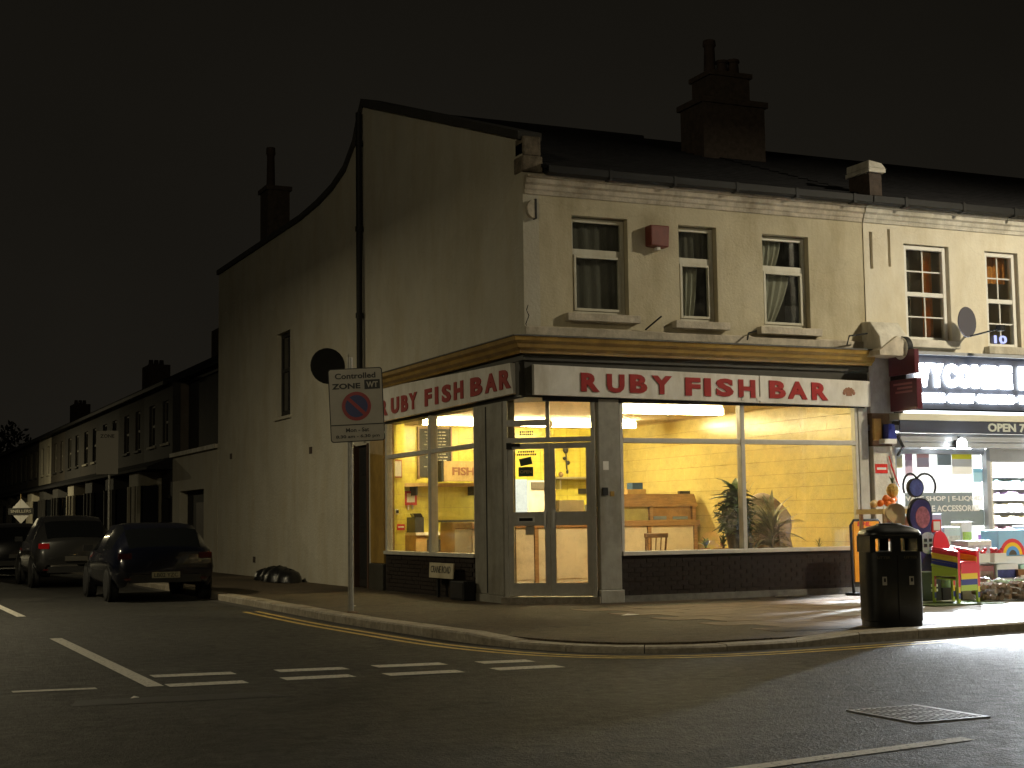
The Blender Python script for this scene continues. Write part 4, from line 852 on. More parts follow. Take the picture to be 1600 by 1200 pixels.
mr = Matrix.Rotation(R(12), 3, 'Z'); q.v = [tuple(mr @ Vector((x * .84, y, z * .9)) + Vector((8.55, -.38, 4.84))) for x, y, z in q.v]; q.build('reflector', mat('dish_grey', (.09, .085, .10), .5), t, True)
MB().tube([(8.57, -.3, 4.8), (8.75, -.2, 4.66), (8.8, -.02, 4.64)], .025, 6).build('mount', M['black'], t); MB().tube([(8.56, -.42, 4.58), (8.88, -.8, 4.68)], .015, 6).box(8.85, 8.95, -.88, -.76, 4.64, 4.74).build('feed_arm', M['black'], t)
# pilaster between the shops with console bracket
PP = thing('shop_pilaster', 'white painted pilaster with flaking paint between the two shops', 'pilaster', (6.83, 0, .1)); MB().box(6.60, 7.06, -.1, .2, .09, 2.62).build('shaft', M['whitestone'], PP, bevel=.012); MB().box(6.58, 7.08, -.08, .2, 3.2, 4.18).build('upper_shaft', mat('grey_stone', (.42, .4, .39), .75, var=.2, vscale=4, stain=.3), PP); MB().box(6.62, 7.04, -.06, .2, 2.62, 3.2).build('neck', mat('brown_neck', (.18, .11, .06), .8, var=.4), PP)
PC = thing('console_bracket', 'gabled white plaster console bracket at the end of the fish bar cornice', 'console', (6.75, -.2, 4.2)); MB().prism([(6.5, -.55, 4.18), (6.5, .0, 4.18), (6.5, .0, 4.8), (6.5, -.25, 4.78), (6.5, -.5, 4.5)], (.62, 0, 0)).build('scroll', M['whitestone'], PC, bevel=.02); MB().prism([(6.42, -.6, 4.16), (7.2, -.6, 4.16), (7.2, -.6, 4.24), (6.81, -.6, 4.5), (6.42, -.6, 4.24)], (0, .62, 0)).build('gable_cap', M['cornice_old'], PC)
t = thing('warning_sticker', 'red and white sticker on the flaking white pilaster', 'sticker', (6.7, -.11, 2.2)); MB().box(6.62, 6.88, -.108, -.101, 2.15, 2.31).build('sheet', M['redp'], t); MB().box(6.65, 6.85, -.112, -.109, 2.21, 2.25).build('print', M['paper'], t)
tag(MB().tube([(6.9, -.13, 2.45), (6.98, -.14, 2.2), (7.08, -.16, 1.9)], .01, 6).tube([(6.93, -.13, 2.3), (7.05, -.14, 2.0)], .01, 6).build('red_cable', M['redp']), 'thin red cables dangling beside the white pilaster', 'cable')
# projecting sign
t = thing('projecting_sign', 'maroon projecting box sign topped by a round white clock like disc', 'projecting sign', (7.02, -.5, 3.2))
MB().box(6.97, 7.07, -.82, -.12, 3.84, 4.26).build('upper_box', M['dkred'], t, bevel=.01); MB().box(6.96, 7.08, -.86, -.14, 3.22, 3.76).build('lower_box', M['dkred'], t, bevel=.01); MB().box(7.0, 7.04, -.5, -.12, 3.76, 3.84).build('spacer', M['black'], t)
q = MB(); q.lathe([(.20, -.05), (.21, -.05), (.21, .05), (.20, .05)], (7.02, -.47, 4.30), 28, 'x'); q.build('disc_rim', M['black'], t); q = MB(); q.lathe([(.195, -.054), (.195, .054)], (7.02, -.47, 4.30), 28, 'x'); q.build('disc_face', M['white'], t)
MB().box(6.958, 6.965, -.52, -.42, 4.23, 4.31).box(6.958, 6.965, -.50, -.46, 4.31, 4.37).box(6.958, 6.965, -.60, -.54, 4.26, 4.30).box(6.958, 6.965, -.40, -.35, 4.26, 4.30).build('disc_emblem', M['dark'], t)
q = MB(); 
for z, wd in ((3.66, .5), (3.59, .4), (3.52, .45)): q.box(6.955, 6.959, -.75, -.75 + wd, z, z + .035)
stuff(q.build('faint_lettering', mat('dull_pink_print', (.3, .12, .12), .6), t))
# fascia
F = thing('grocery_fascia', 'charcoal grocery fascia with glowing white WYCOMBE FOOD letters', 'shop sign', (10, -.15, 3.3))
MB().box(7.09, 14.3, -.2, .0, 3.29, 4.24).build('board', M['greysign'], F); MB().box(7.09, 14.3, -.26, .0, 4.242, 4.30).build('fascia_capping', M['shutter'], F)
x = 7.42
for c_, w_ in zip('WYCOMBE', (.36, .27, .28, .31, .33, .26, .24)): MB().add(text(c_, .42, w_, .05, .075), (x, -.202, 3.67)).build('lit_letter', E_['letters'], F); x += w_ + .03
x = 9.84
for c_, w_ in zip('FOOD', (.26, .3, .3, .3)): MB().add(text(c_, .42, w_, .05, .075), (x, -.202, 3.67)).build('lit_letter', E_['letters'], F); x += w_ + .03
for s_, x0, x1 in (('OFF', 7.14, 7.56), ('LICENCE', 7.60, 8.09), ('GROCERY', 8.19, 8.77), ('FROZEN', 8.88, 9.36), ('FOOD', 9.40, 9.70), ('TOBACCO', 9.82, 10.5)): MB().add(text(s_, .165, x1 - x0, .04, .035), (x0, -.202, 3.40)).build('lit_word', E_['letters'], F)
for x in (8.14, 8.83, 9.76): MB().ball((x, -.21, 3.48), .035, .02, .035).build('lit_dot', E_['letters'], F)
MB().box(7.2, 14.3, -.24, -.19, 3.20, 3.25).build('light_strip', E_['strip'], F)
aw = thing('awning_cassette', 'cream awning cassette with a charcoal valance reading OPEN 7 DAYS', 'awning', (10, -.2, 2.8)); MB().box(7.0, 14.3, -.32, -.0, 3.07, 3.19).build('cassette', M['creamcas'], aw, bevel=.01); MB().box(7.03, 14.3, -.30, -.27, 2.85, 3.065).build('valance', M['greysign'], aw)
MB().add(text('OPEN 7 DAYS', .155, 1.55, .01, .035), (8.98, -.302, 2.885)).build('lettering', mat('pale_print', (.5, .52, .45), .6), aw)
t = thing('awning_bracket', 'folded awning arm end in front of the pilaster head', 'awning arm', (6.9, -.2, 2.9)); MB().box(6.72, 6.98, -.26, -.1, 2.66, 2.74).build('foot', M['white'], t); MB().prism([(6.8, -.26, 2.74), (6.98, -.26, 2.74), (6.94, -.26, 3.0), (6.82, -.26, 3.0)], (0, .15, 0)).build('knuckle', M['bluep'], t); MB().box(6.62, 6.78, -.11, -.065, 2.72, 3.1).build('bracket_plate', mat('rust_plate', (.6, .35, .1), .7, var=.3), t); MB().tube([(7.0, -.25, 2.8), (7.08, -.3, 2.6), (7.04, -.2, 2.45)], .03, 8).build('joint', M['dark'], t)
t = thing('shutter_box', 'grey roller shutter box above the grocery window', 'shutter box', (10, -.1, 2.6)); MB().box(7.08, 14.3, -.24, .0, 2.60, 2.845).build('casing', M['shutter'], t); MB().box(7.09, 14.3, -.26, -.242, 2.70, 2.73).build('ridge', M['shutter'], t)
# grocery window and door
W_ = thing('grocery_window', 'bright grocery shop window covered with posters and grey vinyl', 'shop window', (8.2, .1, .1)); MB().box(7.07, 7.13, -.05, .2, .1, 2.6).box(9.17, 9.25, -.02, .2, .1, 2.6).box(7.13, 9.17, .02, .18, .1, .6).box(7.13, 9.17, .04, .16, 2.5, 2.6).build('frame', M['shutter'], W_)
MB().box(7.13, 9.17, .10, .108, .6, 2.5).build('pane', M['glass'], W_)
PW = bpy.data.materials.new('backlit_film'); PW.use_nodes = True; t_ = PW.node_tree; t_.nodes.clear(); o_ = t_.nodes.new('ShaderNodeOutputMaterial'); ml = t_.nodes.new('ShaderNodeMixShader'); dfs = t_.nodes.new('ShaderNodeBsdfDiffuse'); trl = t_.nodes.new('ShaderNodeBsdfTranslucent'); ml.inputs[0].default_value = .85; dfs.inputs[0].default_value = (.8, .8, .8, 1); trl.inputs[0].default_value = (.95, .97, 1, 1); t_.links.new(dfs.outputs[0], ml.inputs[1]); t_.links.new(trl.outputs[0], ml.inputs[2]); t_.links.new(ml.outputs[0], o_.inputs[0])
MB().box(7.14, 9.16, .116, .119, .6, 2.5).build('white_film', PW, W_)
VY = mat('grey_vinyl', (.2, .24, .25), .5)
MB().box(7.4, 8.91, .092, .0985, 1.50, 1.81).box(7.4, 9.16, .092, .0985, 1.22, 1.50).build('vinyl_band', VY, W_); MB().box(8.15, 8.46, .092, .0985, 2.3, 2.5).build('top_vinyl', VY, W_)
MB().add(text('VAPE SHOP | E-LIQUID', .11, 1.75, .004, .03), (7.4, .091, 1.64)).build('vinyl_lettering', M['white'], W_); MB().add(text('MOBILE ACCESSORIES', .11, 1.55, .004, .03), (7.52, .091, 1.475)).build('vinyl_lettering', M['white'], W_)
for name, lab, x0, x1, z0, z1, c1, c2 in (('poster', 'yellow topped white poster in the grocery window', 8.47, 8.92, 2.14, 2.52, (.85, .85, .82), (.85, .8, .05)), ('leaflet', 'light blue leaflet at the right edge of the grocery window', 8.95, 9.16, 2.0, 2.24, (.4, .68, .85), (.2, .45, .65)), ('poster', 'dull yellow poster at the left edge of the grocery window', 7.15, 7.36, 2.25, 2.48, (.65, .62, .35), (.5, .5, .4)), ('poster', 'mauve strip poster near the left of the grocery window', 7.42, 7.58, 2.1, 2.5, (.65, .5, .65), (.4, .25, .4)), ('poster', 'dark patterned poster high in the grocery window', 7.68, 7.95, 2.26, 2.5, (.4, .35, .42), (.55, .3, .3))):
    t = thing(name, lab, 'poster', ((x0 + x1) / 2, .09, z0)); MB().box(x0, x1, .082, .0905, z0, z1).build('sheet', mat(name, c1, .6), t); MB().box(x0 + .001, x1 - .001, .078, .0815, z1 - (z1 - z0) * .28, z1 - .001).build('heading', mat(name + '_heading', c2, .6), t)
struct(MB().box(6.62, 14.3, .0, 6.2, .0, .13).build('grocery_floor', M['laminate'])); struct(MB().box(6.62, 14.3, 6.0, 6.2, .13, 2.9).build('grocery_back_wall', M['white'])); struct(MB().box(6.62, 14.3, .0, 6.2, 2.9, 3.0).build('grocery_ceiling', M['white'])); struct(MB().box(6.62, 6.9, .25, 6.0, .13, 2.9).build('grocery_party_wall', M['white'])); struct(MB().box(14.3, 14.5, .0, 6.2, 0, 7).build('grocery_end_wall', M['white']))
for i, (x, y) in enumerate(((8.2, 1.0), (10.6, 2.2), (12.8, 2.2), (9.4, 4.4), (12, 4.4))):
    t = thing('ceiling_panel', 'white LED ceiling panel inside the bright grocery', 'ceiling light', (x, y, 2.86), 'ceiling panels in the grocery'); MB().box(x - .6, x + .6, y - .3, y + .3, 2.85, 2.899).build('frame', M['white'], t); MB().box(x - .56, x + .56, y - .26, y + .26, 2.838, 2.849).build('diffuser', E_['panel'], t)
dr = thing('grocery_door', 'white open grocery doorway frame beside the poster window', 'door frame', (9.9, .1, .1)); MB().box(9.255, 9.32, .0, .16, .1, 2.6).box(10.9, 10.98, .0, .16, .1, 2.6).box(9.32, 10.9, .0, .16, 2.36, 2.6).build('frame', M['upvcw'], dr)
sh = thing('goods_shelf', 'white shelf unit of small goods seen through the grocery doorway', 'shelf unit', (12.4, 3.3, .13)); MB().box(11.6, 13.6, 3.5, 3.54, .13, 2.4).build('back_panel', M['white'], sh)
for k in range(8):
    z = .5 + k * .24; MB().box(11.6, 13.6, 3.1, 3.5, z, z + .02).build('shelf_board', M['white'], sh)
    for nm, cset in (('goods_row', None),):
        x = 11.65
        cc = random.choice([(.5, .3, .35), (.35, .4, .55), (.3, .5, .5), (.6, .5, .3), (.55, .4, .6)]); q = MB()
        while x < 13.5:
            w_ = random.uniform(.06, .14); q.box(x, x + w_, 3.15, 3.4, z + .021, z + .021 + random.uniform(.08, .17)); x += w_ + .015
        stuff(q.build('goods_row', mat('goods', cc, .6, var=.5, vscale=7), sh))
# floodlights of the grocery
def flood(label, x, y, z, aim, power, spot, vis=True):
    t = thing('floodlight', label, 'floodlight', (x, y, z), 'floodlights under the grocery awning'); MB().box(x - .09, x + .09, y - .02, y + .09, z - .07, z + .07).build('housing', M['black'], t, bevel=.01); MB().ball((x, y - .03, z), .11, .05, .10, 16, 10).build('lens', E_['flood'], t, True); MB().box(x - .02, x + .02, y + .02, y + .06, z + .07, z + .14).build('bracket', M['black'], t)
    ld = bpy.data.lights.new('flood_light', 'SPOT'); ld.energy = power; ld.color = (.86, .93, 1); ld.spot_size = R(spot); ld.spot_blend = .3; ld.shadow_soft_size = .14
    lo = bpy.data.objects.new('flood_light', ld); COL.objects.link(lo); lo.parent = t; lo.location = (0, -.15, 0); lo.rotation_euler = (Vector(aim) - Vector((x, y, z))).to_track_quat('-Z', 'Y').to_euler()
flood('glaring white LED floodlight above the grocery window', 8.3, -.36, 2.66, (7.4, -1.75, .3), P_BULB, 88)
flood('glaring white LED floodlight above the grocery doorway', 10.3, -.38, 2.72, (5.4, -8.2, 0), P_FLOOD, 54)

# ------------------------------------------------------------------ forecourt of the grocery
def pixbin():
    t = thing('litter_bin', 'black double litter bin with domed lid and two openings', 'litter bin', (1.67, -6.72, .1))
    ax = Vector((math.cos(YAW * .75), -math.sin(YAW * .75), 0)); ay = Vector((-ax.y, ax.x, 0)); c = Vector((1.76, -6.55, 0)); hw, hd = .335, .25
    def ring(s, z, n=32, sq=5, sy=1):
        o = []
        for k in range(n):
            w_ = 2 * math.pi * k / n; cw, sw_ = math.cos(w_), math.sin(w_); rr = (abs(cw) ** sq + abs(sw_) ** sq) ** (-1 / sq)
            o.append(c + ax * hw * s * rr * cw + ay * hd * s * sy * rr * sw_ + Vector((0, 0, z)))
        return o
    def loft(rings, cap0=True, cap1=True):
        q = MB(); n = len(rings[0])
        for r_ in rings: q.v += [tuple(p) for p in r_]
        for i in range(len(rings) - 1):
            for k in range(n):
                j = (k + 1) % n; q.f.append((i * n + k, i * n + j, (i + 1) * n + j, (i + 1) * n + k))
        if cap0: q.f.append(tuple(range(n - 1, -1, -1)))
        if cap1: q.f.append(tuple((len(rings) - 1) * n + k for k in range(n)))
        return q
    loft([ring(.97, .1), ring(.97, .16), ring(1, .17), ring(1, .98)]).build('body', M['binblack'], t, True)
    loft([ring(.99, 1.17), ring(1.02, 1.18), ring(1.02, 1.20), ring(.95, 1.235), ring(.72, 1.275, sq=4), ring(.45, 1.30, sq=3), ring(.42, 1.315, sq=3), ring(.1, 1.325, sq=2)]).build('domed_lid', M['binblack'], t, True)
    q = MB()
    for i, j in ((-1, -1), (1, -1), (1, 1), (-1, 1), (0, -1), (0, 1)):
        wdt = .034 if i else .055
        q.obox(c + ax * i * (hw - wdt - .012) + ay * j * (hd - .042) + Vector((0, 0, 1.075)), ax * wdt, ay * .028, (0, 0, .097))
    for i in (-1, 1): q.obox(c + ax * i * (hw - .032) + Vector((0, 0, 1.075)), ax * .018, ay * (hd - .06), (0, 0, .097))
    for j in (-1, 1): q.obox(c + ay * j * (hd - .03) + Vector((0, 0, 1.155)), ax * (hw - .03), ay * .027, (0, 0, .02))
    q.build('hood_frame', M['binblack'], t)
    for i in (-1, 1):
        o = c + ax * (i * .165) - ay * (hd + .004); q = MB().obox(o + Vector((0, 0, .64)), ax * .026, ay * .006, (0, 0, .05)); l = q.build('council_badge', mat('badge_grey', (.45, .43, .38), .5), t); q = MB().obox(o - ay * .008 + Vector((0, 0, .65)), ax * .012, ay * .003, (0, 0, .022)); q.build('badge_print', M['dark'], l)
        MB().add(text('LITTER', .03, .16, .004, .02), o - ax * .08 - ay * .003 + Vector((0, 0, .90)), ax, (0, 0, 1), -ay).build('lettering', mat('worn_gold', (.1, .09, .06), .5), t)
        q = MB().obox(c + ax * (i * .165) - ay * (hd - .06) + Vector((0, 0, .985)), ax * .12, ay * .04, (0, 0, .008)); q.build('ash_plate', M['steel'], t)
    MB().obox(c - ay * (hd + .003) + Vector((0, 0, .56)), ax * .006, ay * .002, (0, 0, .38)).build('door_seam', M['pit'], t)
pixbin()
# yellow pavement board
t = thing('pavement_board', 'orange yellow pavement board in a black frame with red DHL letters', 'pavement sign', (6.0, -.8, .1))
q = MB().tube([(5.70, -.6, .12), (5.68, -.6, 1.26), (5.74, -.6, 1.34), (6.24, -.6, 1.34), (6.30, -.6, 1.26), (6.28, -.6, .12)], .025, 8); q.build('frame', M['black'], t, True); MB().box(5.73, 6.25, -.62, -.58, .32, 1.325).build('panel', M['orange'], t)
MB().add(text('DHL', .07, .27, .004, .05), (5.80, -.622, 1.245), (1, 0, 0), (.25, 0, 1)).build('lettering', M['redp'], t); MB().box(5.64, 6.34, -.75, -.45, .1, .14).build('foot', M['black'], t); MB().box(5.82, 6.06, -.624, -.6215, 1.12, 1.15).build('small_print', M['dark'], t)
# black and navy loop-headed display board
t = thing('display_board', 'navy figure shaped pavement display with black loop handles on top', 'pavement sign', (5.55, -2.5, .1))
NV = mat('navy_print', (.035, .03, .12), .4, var=.3, vscale=5); OL = M['dark']
def blob(pts, y0, y1): 
    return MB().prism([(x, y0, z) for x, z in pts], (0, y1 - y0, 0))
def curve(pts, n=6):
    out = []
    m_ = len(pts)
    for i in range(m_):
        p0, p1, p2, p3 = [Vector(pts[(i + k) % m_]) for k in (-1, 0, 1, 2)]
        for k in range(n):
            s = k / n; out.append(tuple(.5 * ((2 * p1) + (p2 - p0) * s + (2 * p0 - 5 * p1 + 4 * p2 - p3) * s * s + (3 * p1 - p0 - 3 * p2 + p3) * s ** 3)))
    return out
body = curve([(5.36, .12), (5.30, .8), (5.42, 1.12), (5.34, 1.38), (5.40, 1.6), (5.55, 1.68), (5.74, 1.62), (5.80, 1.38), (5.76, 1.15), (5.92, .85), (5.88, .12)])
blob(body, -2.52, -2.47).build('body_panel', OL, t); blob([((x - 5.6) * .92 + 5.6, (z - .9) * .965 + .9) for x, z in body], -2.53, -2.522).build('print_panel', NV, t)
q = MB(); q.lathe([(.15, -.03), (.15, .03)], (5.5, -2.5, 1.84), 20, 'y'); q.build('head_disc', OL, t); q = MB(); q.lathe([(.13, -.036), (.13, -.031)], (5.5, -2.5, 1.84), 20, 'y'); q.build('head_print', mat('blue_print', (.08, .1, .3), .4, var=.6, vscale=6), t)
for cx, rx in ((5.42, .15), (5.70, .2)): MB().tube([(cx + rx * math.sin(a), -2.5, 1.86 + .2 * math.cos(a)) for a in [R(-120 + k * 20) for k in range(13)]], .018, 6).build('loop', OL, t, True)
MB().ball((5.6, -2.534, 1.38), .14, .006, .17, 14, 8).build('photo_print', mat('pink_photo', (.3, .1, .14), .5, var=.7, vscale=8), t); MB().ball((5.68, -2.534, .98), .17, .006, .17, 14, 8).build('round_label', mat('grey_label', (.3, .33, .38), .5, var=.3, vscale=9), t)
q = MB()
for i in range(2):
    for j in range(2): q.box(5.6 + i * .1, 5.66 + i * .1, -2.545, -2.541, .92 + j * .08, .97 + j * .08)
q.build('label_print', M['dark'], t)
tag(blob(curve([(5.12, .7), (5.22, 1.2), (5.04, 1.42), (5.10, 1.56), (5.26, 1.6), (5.40, 1.5), (5.38, 1.1), (5.42, .7)]), -2.36, -2.32).build('wooden_cutout', mat('ply_cutout', (.42, .3, .15), .6, var=.2)), 'tan plywood cut-out leaning behind the navy pavement display', 'cut-out')
# fruit stand by the pilaster
t = thing('fruit_stand', 'brown wooden fruit stand against the white pilaster', 'fruit stand', (6.0, -1.6, .1)); MB().box(5.35, 6.15, -1.9, -1.2, 1.44, 1.52).build('tray', M['woodlight'], t)
for x, y in ((5.4, -1.85), (6.08, -1.85), (5.4, -1.25), (6.08, -1.25)): MB().box(x, x + .05, y, y + .05, .1, 1.44).build('leg', M['wood'], t)
MB().box(5.45, 6.08, -1.80, -1.75, 1.0, 1.4).build('hanging_cloth', mat('brown_cloth', (.25, .1, .05), .8, var=.3), t); MB().box(5.36, 6.14, -1.9, -1.88, 1.52, 1.56).build('lip', M['white'], t)
def net(label, cx, cy, cz, n, r_, m_, rad):
    t = thing('fruit_net', label, 'fruit net', (cx, cy, cz)); me = MB().ball((0, 0, 0), r_, seg=9, rings=6).mesh('fruit', m_, smooth=True)
    for k in range(n): 
        a = random.uniform(0, 6.28); b = random.uniform(0, rad); inst('fruit', me, t, (b * math.cos(a) * 1.3, b * math.sin(a) * .7, r_ + random.uniform(0, rad * .9)))
net('net of orange fruit on the wooden stand', 5.72, -1.55, 1.525, 14, .055, mat('orange_fruit', (.7, .17, .02), .45, var=.2), .14); net('small pile of pale fruit at the left of the wooden stand', 5.50, -1.5, 1.525, 5, .055, mat('pale_fruit', (.6, .42, .2), .5), .07)
t = thing('pineapple', 'yellow brown pineapple hanging above the orange net', 'pineapple', (5.86, -1.5, 1.72)); MB().ball((5.86, -1.5, 1.82), .1, .1, .12).build('fruit', mat('pineapple_skin', (.45, .28, .06), .6, var=.5, vscale=20, bump=.6, bscale=40), t)
me = frond(.14, .015, .02).mesh('leaf', M['leaf'])
for k in range(8): inst('leaf', me, t, (0, 0, .2), (0, -R(60), k * .8))
# stacking chairs
def kidchair(label, z, m_, dx):
    t = thing('plastic_chair', label, 'plastic chair', (0, 0, 0), 'stack of small plastic chairs')
    x0, x1, y0, y1 = -.24, .24, -.2, .2
    MB().prism([(x0 + .02, y0, .30), (x1 - .02, y0, .30), (x1 - .04, y1, .32), (x0 + .04, y1, .32)], (0, 0, .02)).build('seat', m_, t, bevel=.005)
    n = 10; pts = [(.19 * math.cos(R(180 * k / n)),   .50 + .24 * math.sin(R(180 * k / n))) for k in range(n + 1)]
    MB().prism([(a, y1 - .0 + (b - .3) * .12, b) for a, b in [(.19, .36)] + pts + [(-.19, .36)]], (0, .016, 0)).build('backrest', m_, t)
    for sx in (-1, 1):
        MB().prism([(sx * .25, y0, .44), (sx * .25, y1 + .03, .50), (sx * .25, y1 + .03, .525), (sx * .25, y0, .465)], (-sx * .04, 0, 0)).build('armrest', m_, t)
        MB().prism([(sx * .25, y0 - .005, -.02), (sx * .205, y0 - .005, -.02), (sx * .19, y0 - .005, .46), (sx * .25, y0 - .005, .46)], (0, .03, 0)).build('leg', m_, t); MB().prism([(sx * .24, y1, -.02), (sx * .2, y1, -.02), (sx * .19, y1, .49), (sx * .235, y1, .49)], (0, .03, 0)).build('leg', m_, t)
    MB().box(-.19, .19, y0 - .012, y0 - .006, .16, .30).build('front_apron', m_, t)
    for sx in (-1, 1): MB().prism([(sx * .235, y0 + .03, .36), (sx * .235, y1, .36), (sx * .235, y1, .49), (sx * .235, y0 + .03, .44)], (-sx * .012, 0, 0)).build('side_panel', m_, t)
    t.location = (5.42 + dx, -3.45, z); t.rotation_euler = (0, 0, R(14)); t.scale = (1.06, 1.06, 1.08)
for k, (m_, lb) in enumerate(((M['greenp'], 'lime green plastic child chair, lowest of the chair stack'), (M['bluep'], 'navy plastic child chair in the middle of the chair stack'), (M['yellowp'], 'yellow plastic child chair under the red one in the stack'), (M['redpink'], 'red plastic child chair on top of the chair stack'))): kidchair(lb, .12 + k * .085, m_, k * .004)
# firewood bags
for k, (x, y, s, lb) in enumerate(((5.98, -3.42, 1.0, 'clear plastic firewood bag at the left end of the row of bags'), (6.32, -3.36, .95, 'clear plastic firewood bag second from the left in the row'), (6.66, -3.42, .95, 'clear plastic firewood bag third from the left in the row'), (7.0, -3.3, .95, 'clear plastic firewood bag at the right end of the row'))):
    t = thing('firewood_bag', lb, 'firewood bag', (x, y, .1), 'bags of firewood on the forecourt')
    q = MB(); q.ball((x, y, .1 + .17 * s), .19 * s, .17 * s, .2 * s, 12, 8); q.v = [(a + random.uniform(-.015, .015), b + random.uniform(-.015, .015), max(.1, c + random.uniform(-.015, .015))) for a, b, c in q.v]; q.build('bag', M['plastic'], t, True)
    for j in range(9):
        lx, lz = x + (j % 3 - 1) * .09, .15 + (j // 3) * .085; MB().tube([(lx + random.uniform(-.06, .06), y - .1 + random.uniform(-.03, .03), lz + random.uniform(-.01, .03)), (lx + random.uniform(-.07, .07), y + .1, lz + random.uniform(-.02, .05))], random.uniform(.03, .05), 6).build('log', M['log'], t)
tag(stuff(MB().prism([(4.6, -3.95, .1), (5.9, -3.95, .1), (5.9, -3.2, .1), (4.6, -3.2, .1)], (0, 0, .018)).build('turf_mat', M['grassmat'])), 'ragged green turf under the stacked chairs', 'turf')
# tables and goods
t = thing('display_table', 'white cloth covered goods table in front of the grocery window', 'table', (7.4, -2.2, .1)); MB().box(6.15, 9.4, -2.6, -1.4, .70, .74).build('table_top', M['white'], t)
for x in (6.2, 7.8, 9.3):
    for y in (-2.55, -1.5): MB().box(x, x + .05, y, y + .05, .1, .70).build('leg', M['shutter'], t)
MB().box(6.3, 9.35, -2.5, -1.5, .3, .33).build('lower_shelf', M['white'], t)
def good(name, label, cat, x0, x1, y0, y1, z0, z1, c1, extra=None, rough=.5):
    t = thing(name, label, cat, ((x0 + x1) / 2, (y0 + y1) / 2, z0)); MB().box(x0, x1, y0, y1, z0, z1).build('carton' if cat == 'box' else 'body', mat(name, c1, rough, var=.08), t, bevel=.008)
    if extra: MB().box(x0 + .02, x1 - .02, y0 - .004, y0 - .001, z0 + (z1 - z0) * .25, z0 + (z1 - z0) * .7).build('print_band', mat(name + '_print', extra, .5, var=.4, vscale=12), t)
    return t
good('lavender_board', 'lavender upright board beside the navy display', 'board', 6.10, 6.42, -2.0, -1.95, .74, 1.43, (.42, .42, .68))
t = thing('picture_card', 'small red framed card on the lavender board', 'frame', (6.25, -2.03, 1.18)); MB().box(6.2, 6.38, -2.03, -2.003, 1.14, 1.34).build('frame', M['redp'], t); MB().box(6.225, 6.355, -2.036, -2.031, 1.17, 1.31).build('card', M['paper'], t)
t = good('arch_box', 'light blue box printed with rainbow arches', 'box', 7.12, 7.72, -2.5, -2.1, .742, 1.16, (.3, .55, .8))
for k, cc in enumerate(((.6, .05, .06), (.75, .5, .03), (.1, .3, .65), (.08, .07, .05))):
    r_ = .26 - k * .06; MB().prism([(7.4 + r_ * math.cos(R(a)), -2.503 - k * .002, .76 + r_ * math.sin(R(a))) for a in range(0, 181, 15)], (0, -.0015, 0)).build('arch', mat('arch_print', cc, .5), t)
good('white_tub', 'white plastic storage tub left of the rainbow box', 'tub', 6.5, 6.98, -2.5, -2.1, .742, 1.0, (.75, .77, .78), (.6, .62, .75)); good('pale_box', 'pale blue carton stacked behind the white tub', 'box', 6.46, 6.8, -2.0, -1.7, .742, 1.22, (.6, .75, .82), (.75, .8, .82)); good('lime_bottle_box', 'white carton with lime bottle print in the middle of the table', 'box', 6.86, 7.08, -1.95, -1.7, .742, 1.3, (.78, .78, .78), (.4, .55, .1))
good('brown_box', 'brown cardboard box at the right of the rainbow box', 'box', 7.76, 8.2, -2.4, -2.1, .742, .98, (.42, .3, .16)); good('white_box', 'white carton standing on top of the brown box', 'box', 7.78, 8.14, -2.38, -2.1, .982, 1.22, (.78, .78, .8), (.5, .4, .6)); good('pink_crate', 'pink plastic crate on the lower shelf of the goods table', 'crate', 6.5, 6.95, -2.56, -2.2, .332, .6, (.7, .25, .28), (.8, .5, .5)); good('navy_bottles_box', 'white box with navy print on the lower shelf', 'box', 7.0, 7.45, -2.56, -2.2, .332, .62, (.75, .76, .78), (.05, .06, .2)); good('mint_crate', 'mint green crate on the lower shelf', 'crate', 7.5, 8.0, -2.56, -2.2, .332, .6, (.45, .7, .62), (.75, .8, .78)); good('teal_box', 'teal and white box at the right end of the lower shelf', 'box', 8.05, 8.5, -2.56, -2.2, .332, .62, (.2, .5, .5), (.75, .8, .8))
good('front_crate', 'white slatted crate on the ground before the goods table', 'crate', 6.15, 6.6, -3.0, -2.7, .1, .36, (.72, .74, .74), (.5, .7, .5)); good('green_crate', 'pale green crate on the ground before the goods table', 'crate', 6.65, 7.15, -3.0, -2.7, .1, .38, (.4, .65, .45), (.8, .8, .78)); good('clear_crate', 'whitish crate of packets at the right of the pale green crate', 'crate', 7.2, 7.7, -3.0, -2.7, .1, .4, (.75, .75, .76), (.7, .35, .4))
for k, (x, lb) in enumerate(((6.62, 'left one of the red flower packs on the table front'), (6.95, 'middle one of the red flower packs on the table front'), (7.9, 'right one of the red flower packs near the frame edge'))):
    t = thing('flower_pack', lb, 'flower pack', (x, -2.7, .74), 'red flower packs on the goods table'); MB().box(x - .12, x + .12, -2.72, -2.56, .66, .80).build('tray', M['white'], t); q = MB()
    for j in range(9): q.ball((x + random.uniform(-.1, .1), -2.64 + random.uniform(-.05, .05), .83 + random.uniform(-.02, .03)), .035, seg=7, rings=4)
    stuff(q.build('blooms', M['redpink'], t))
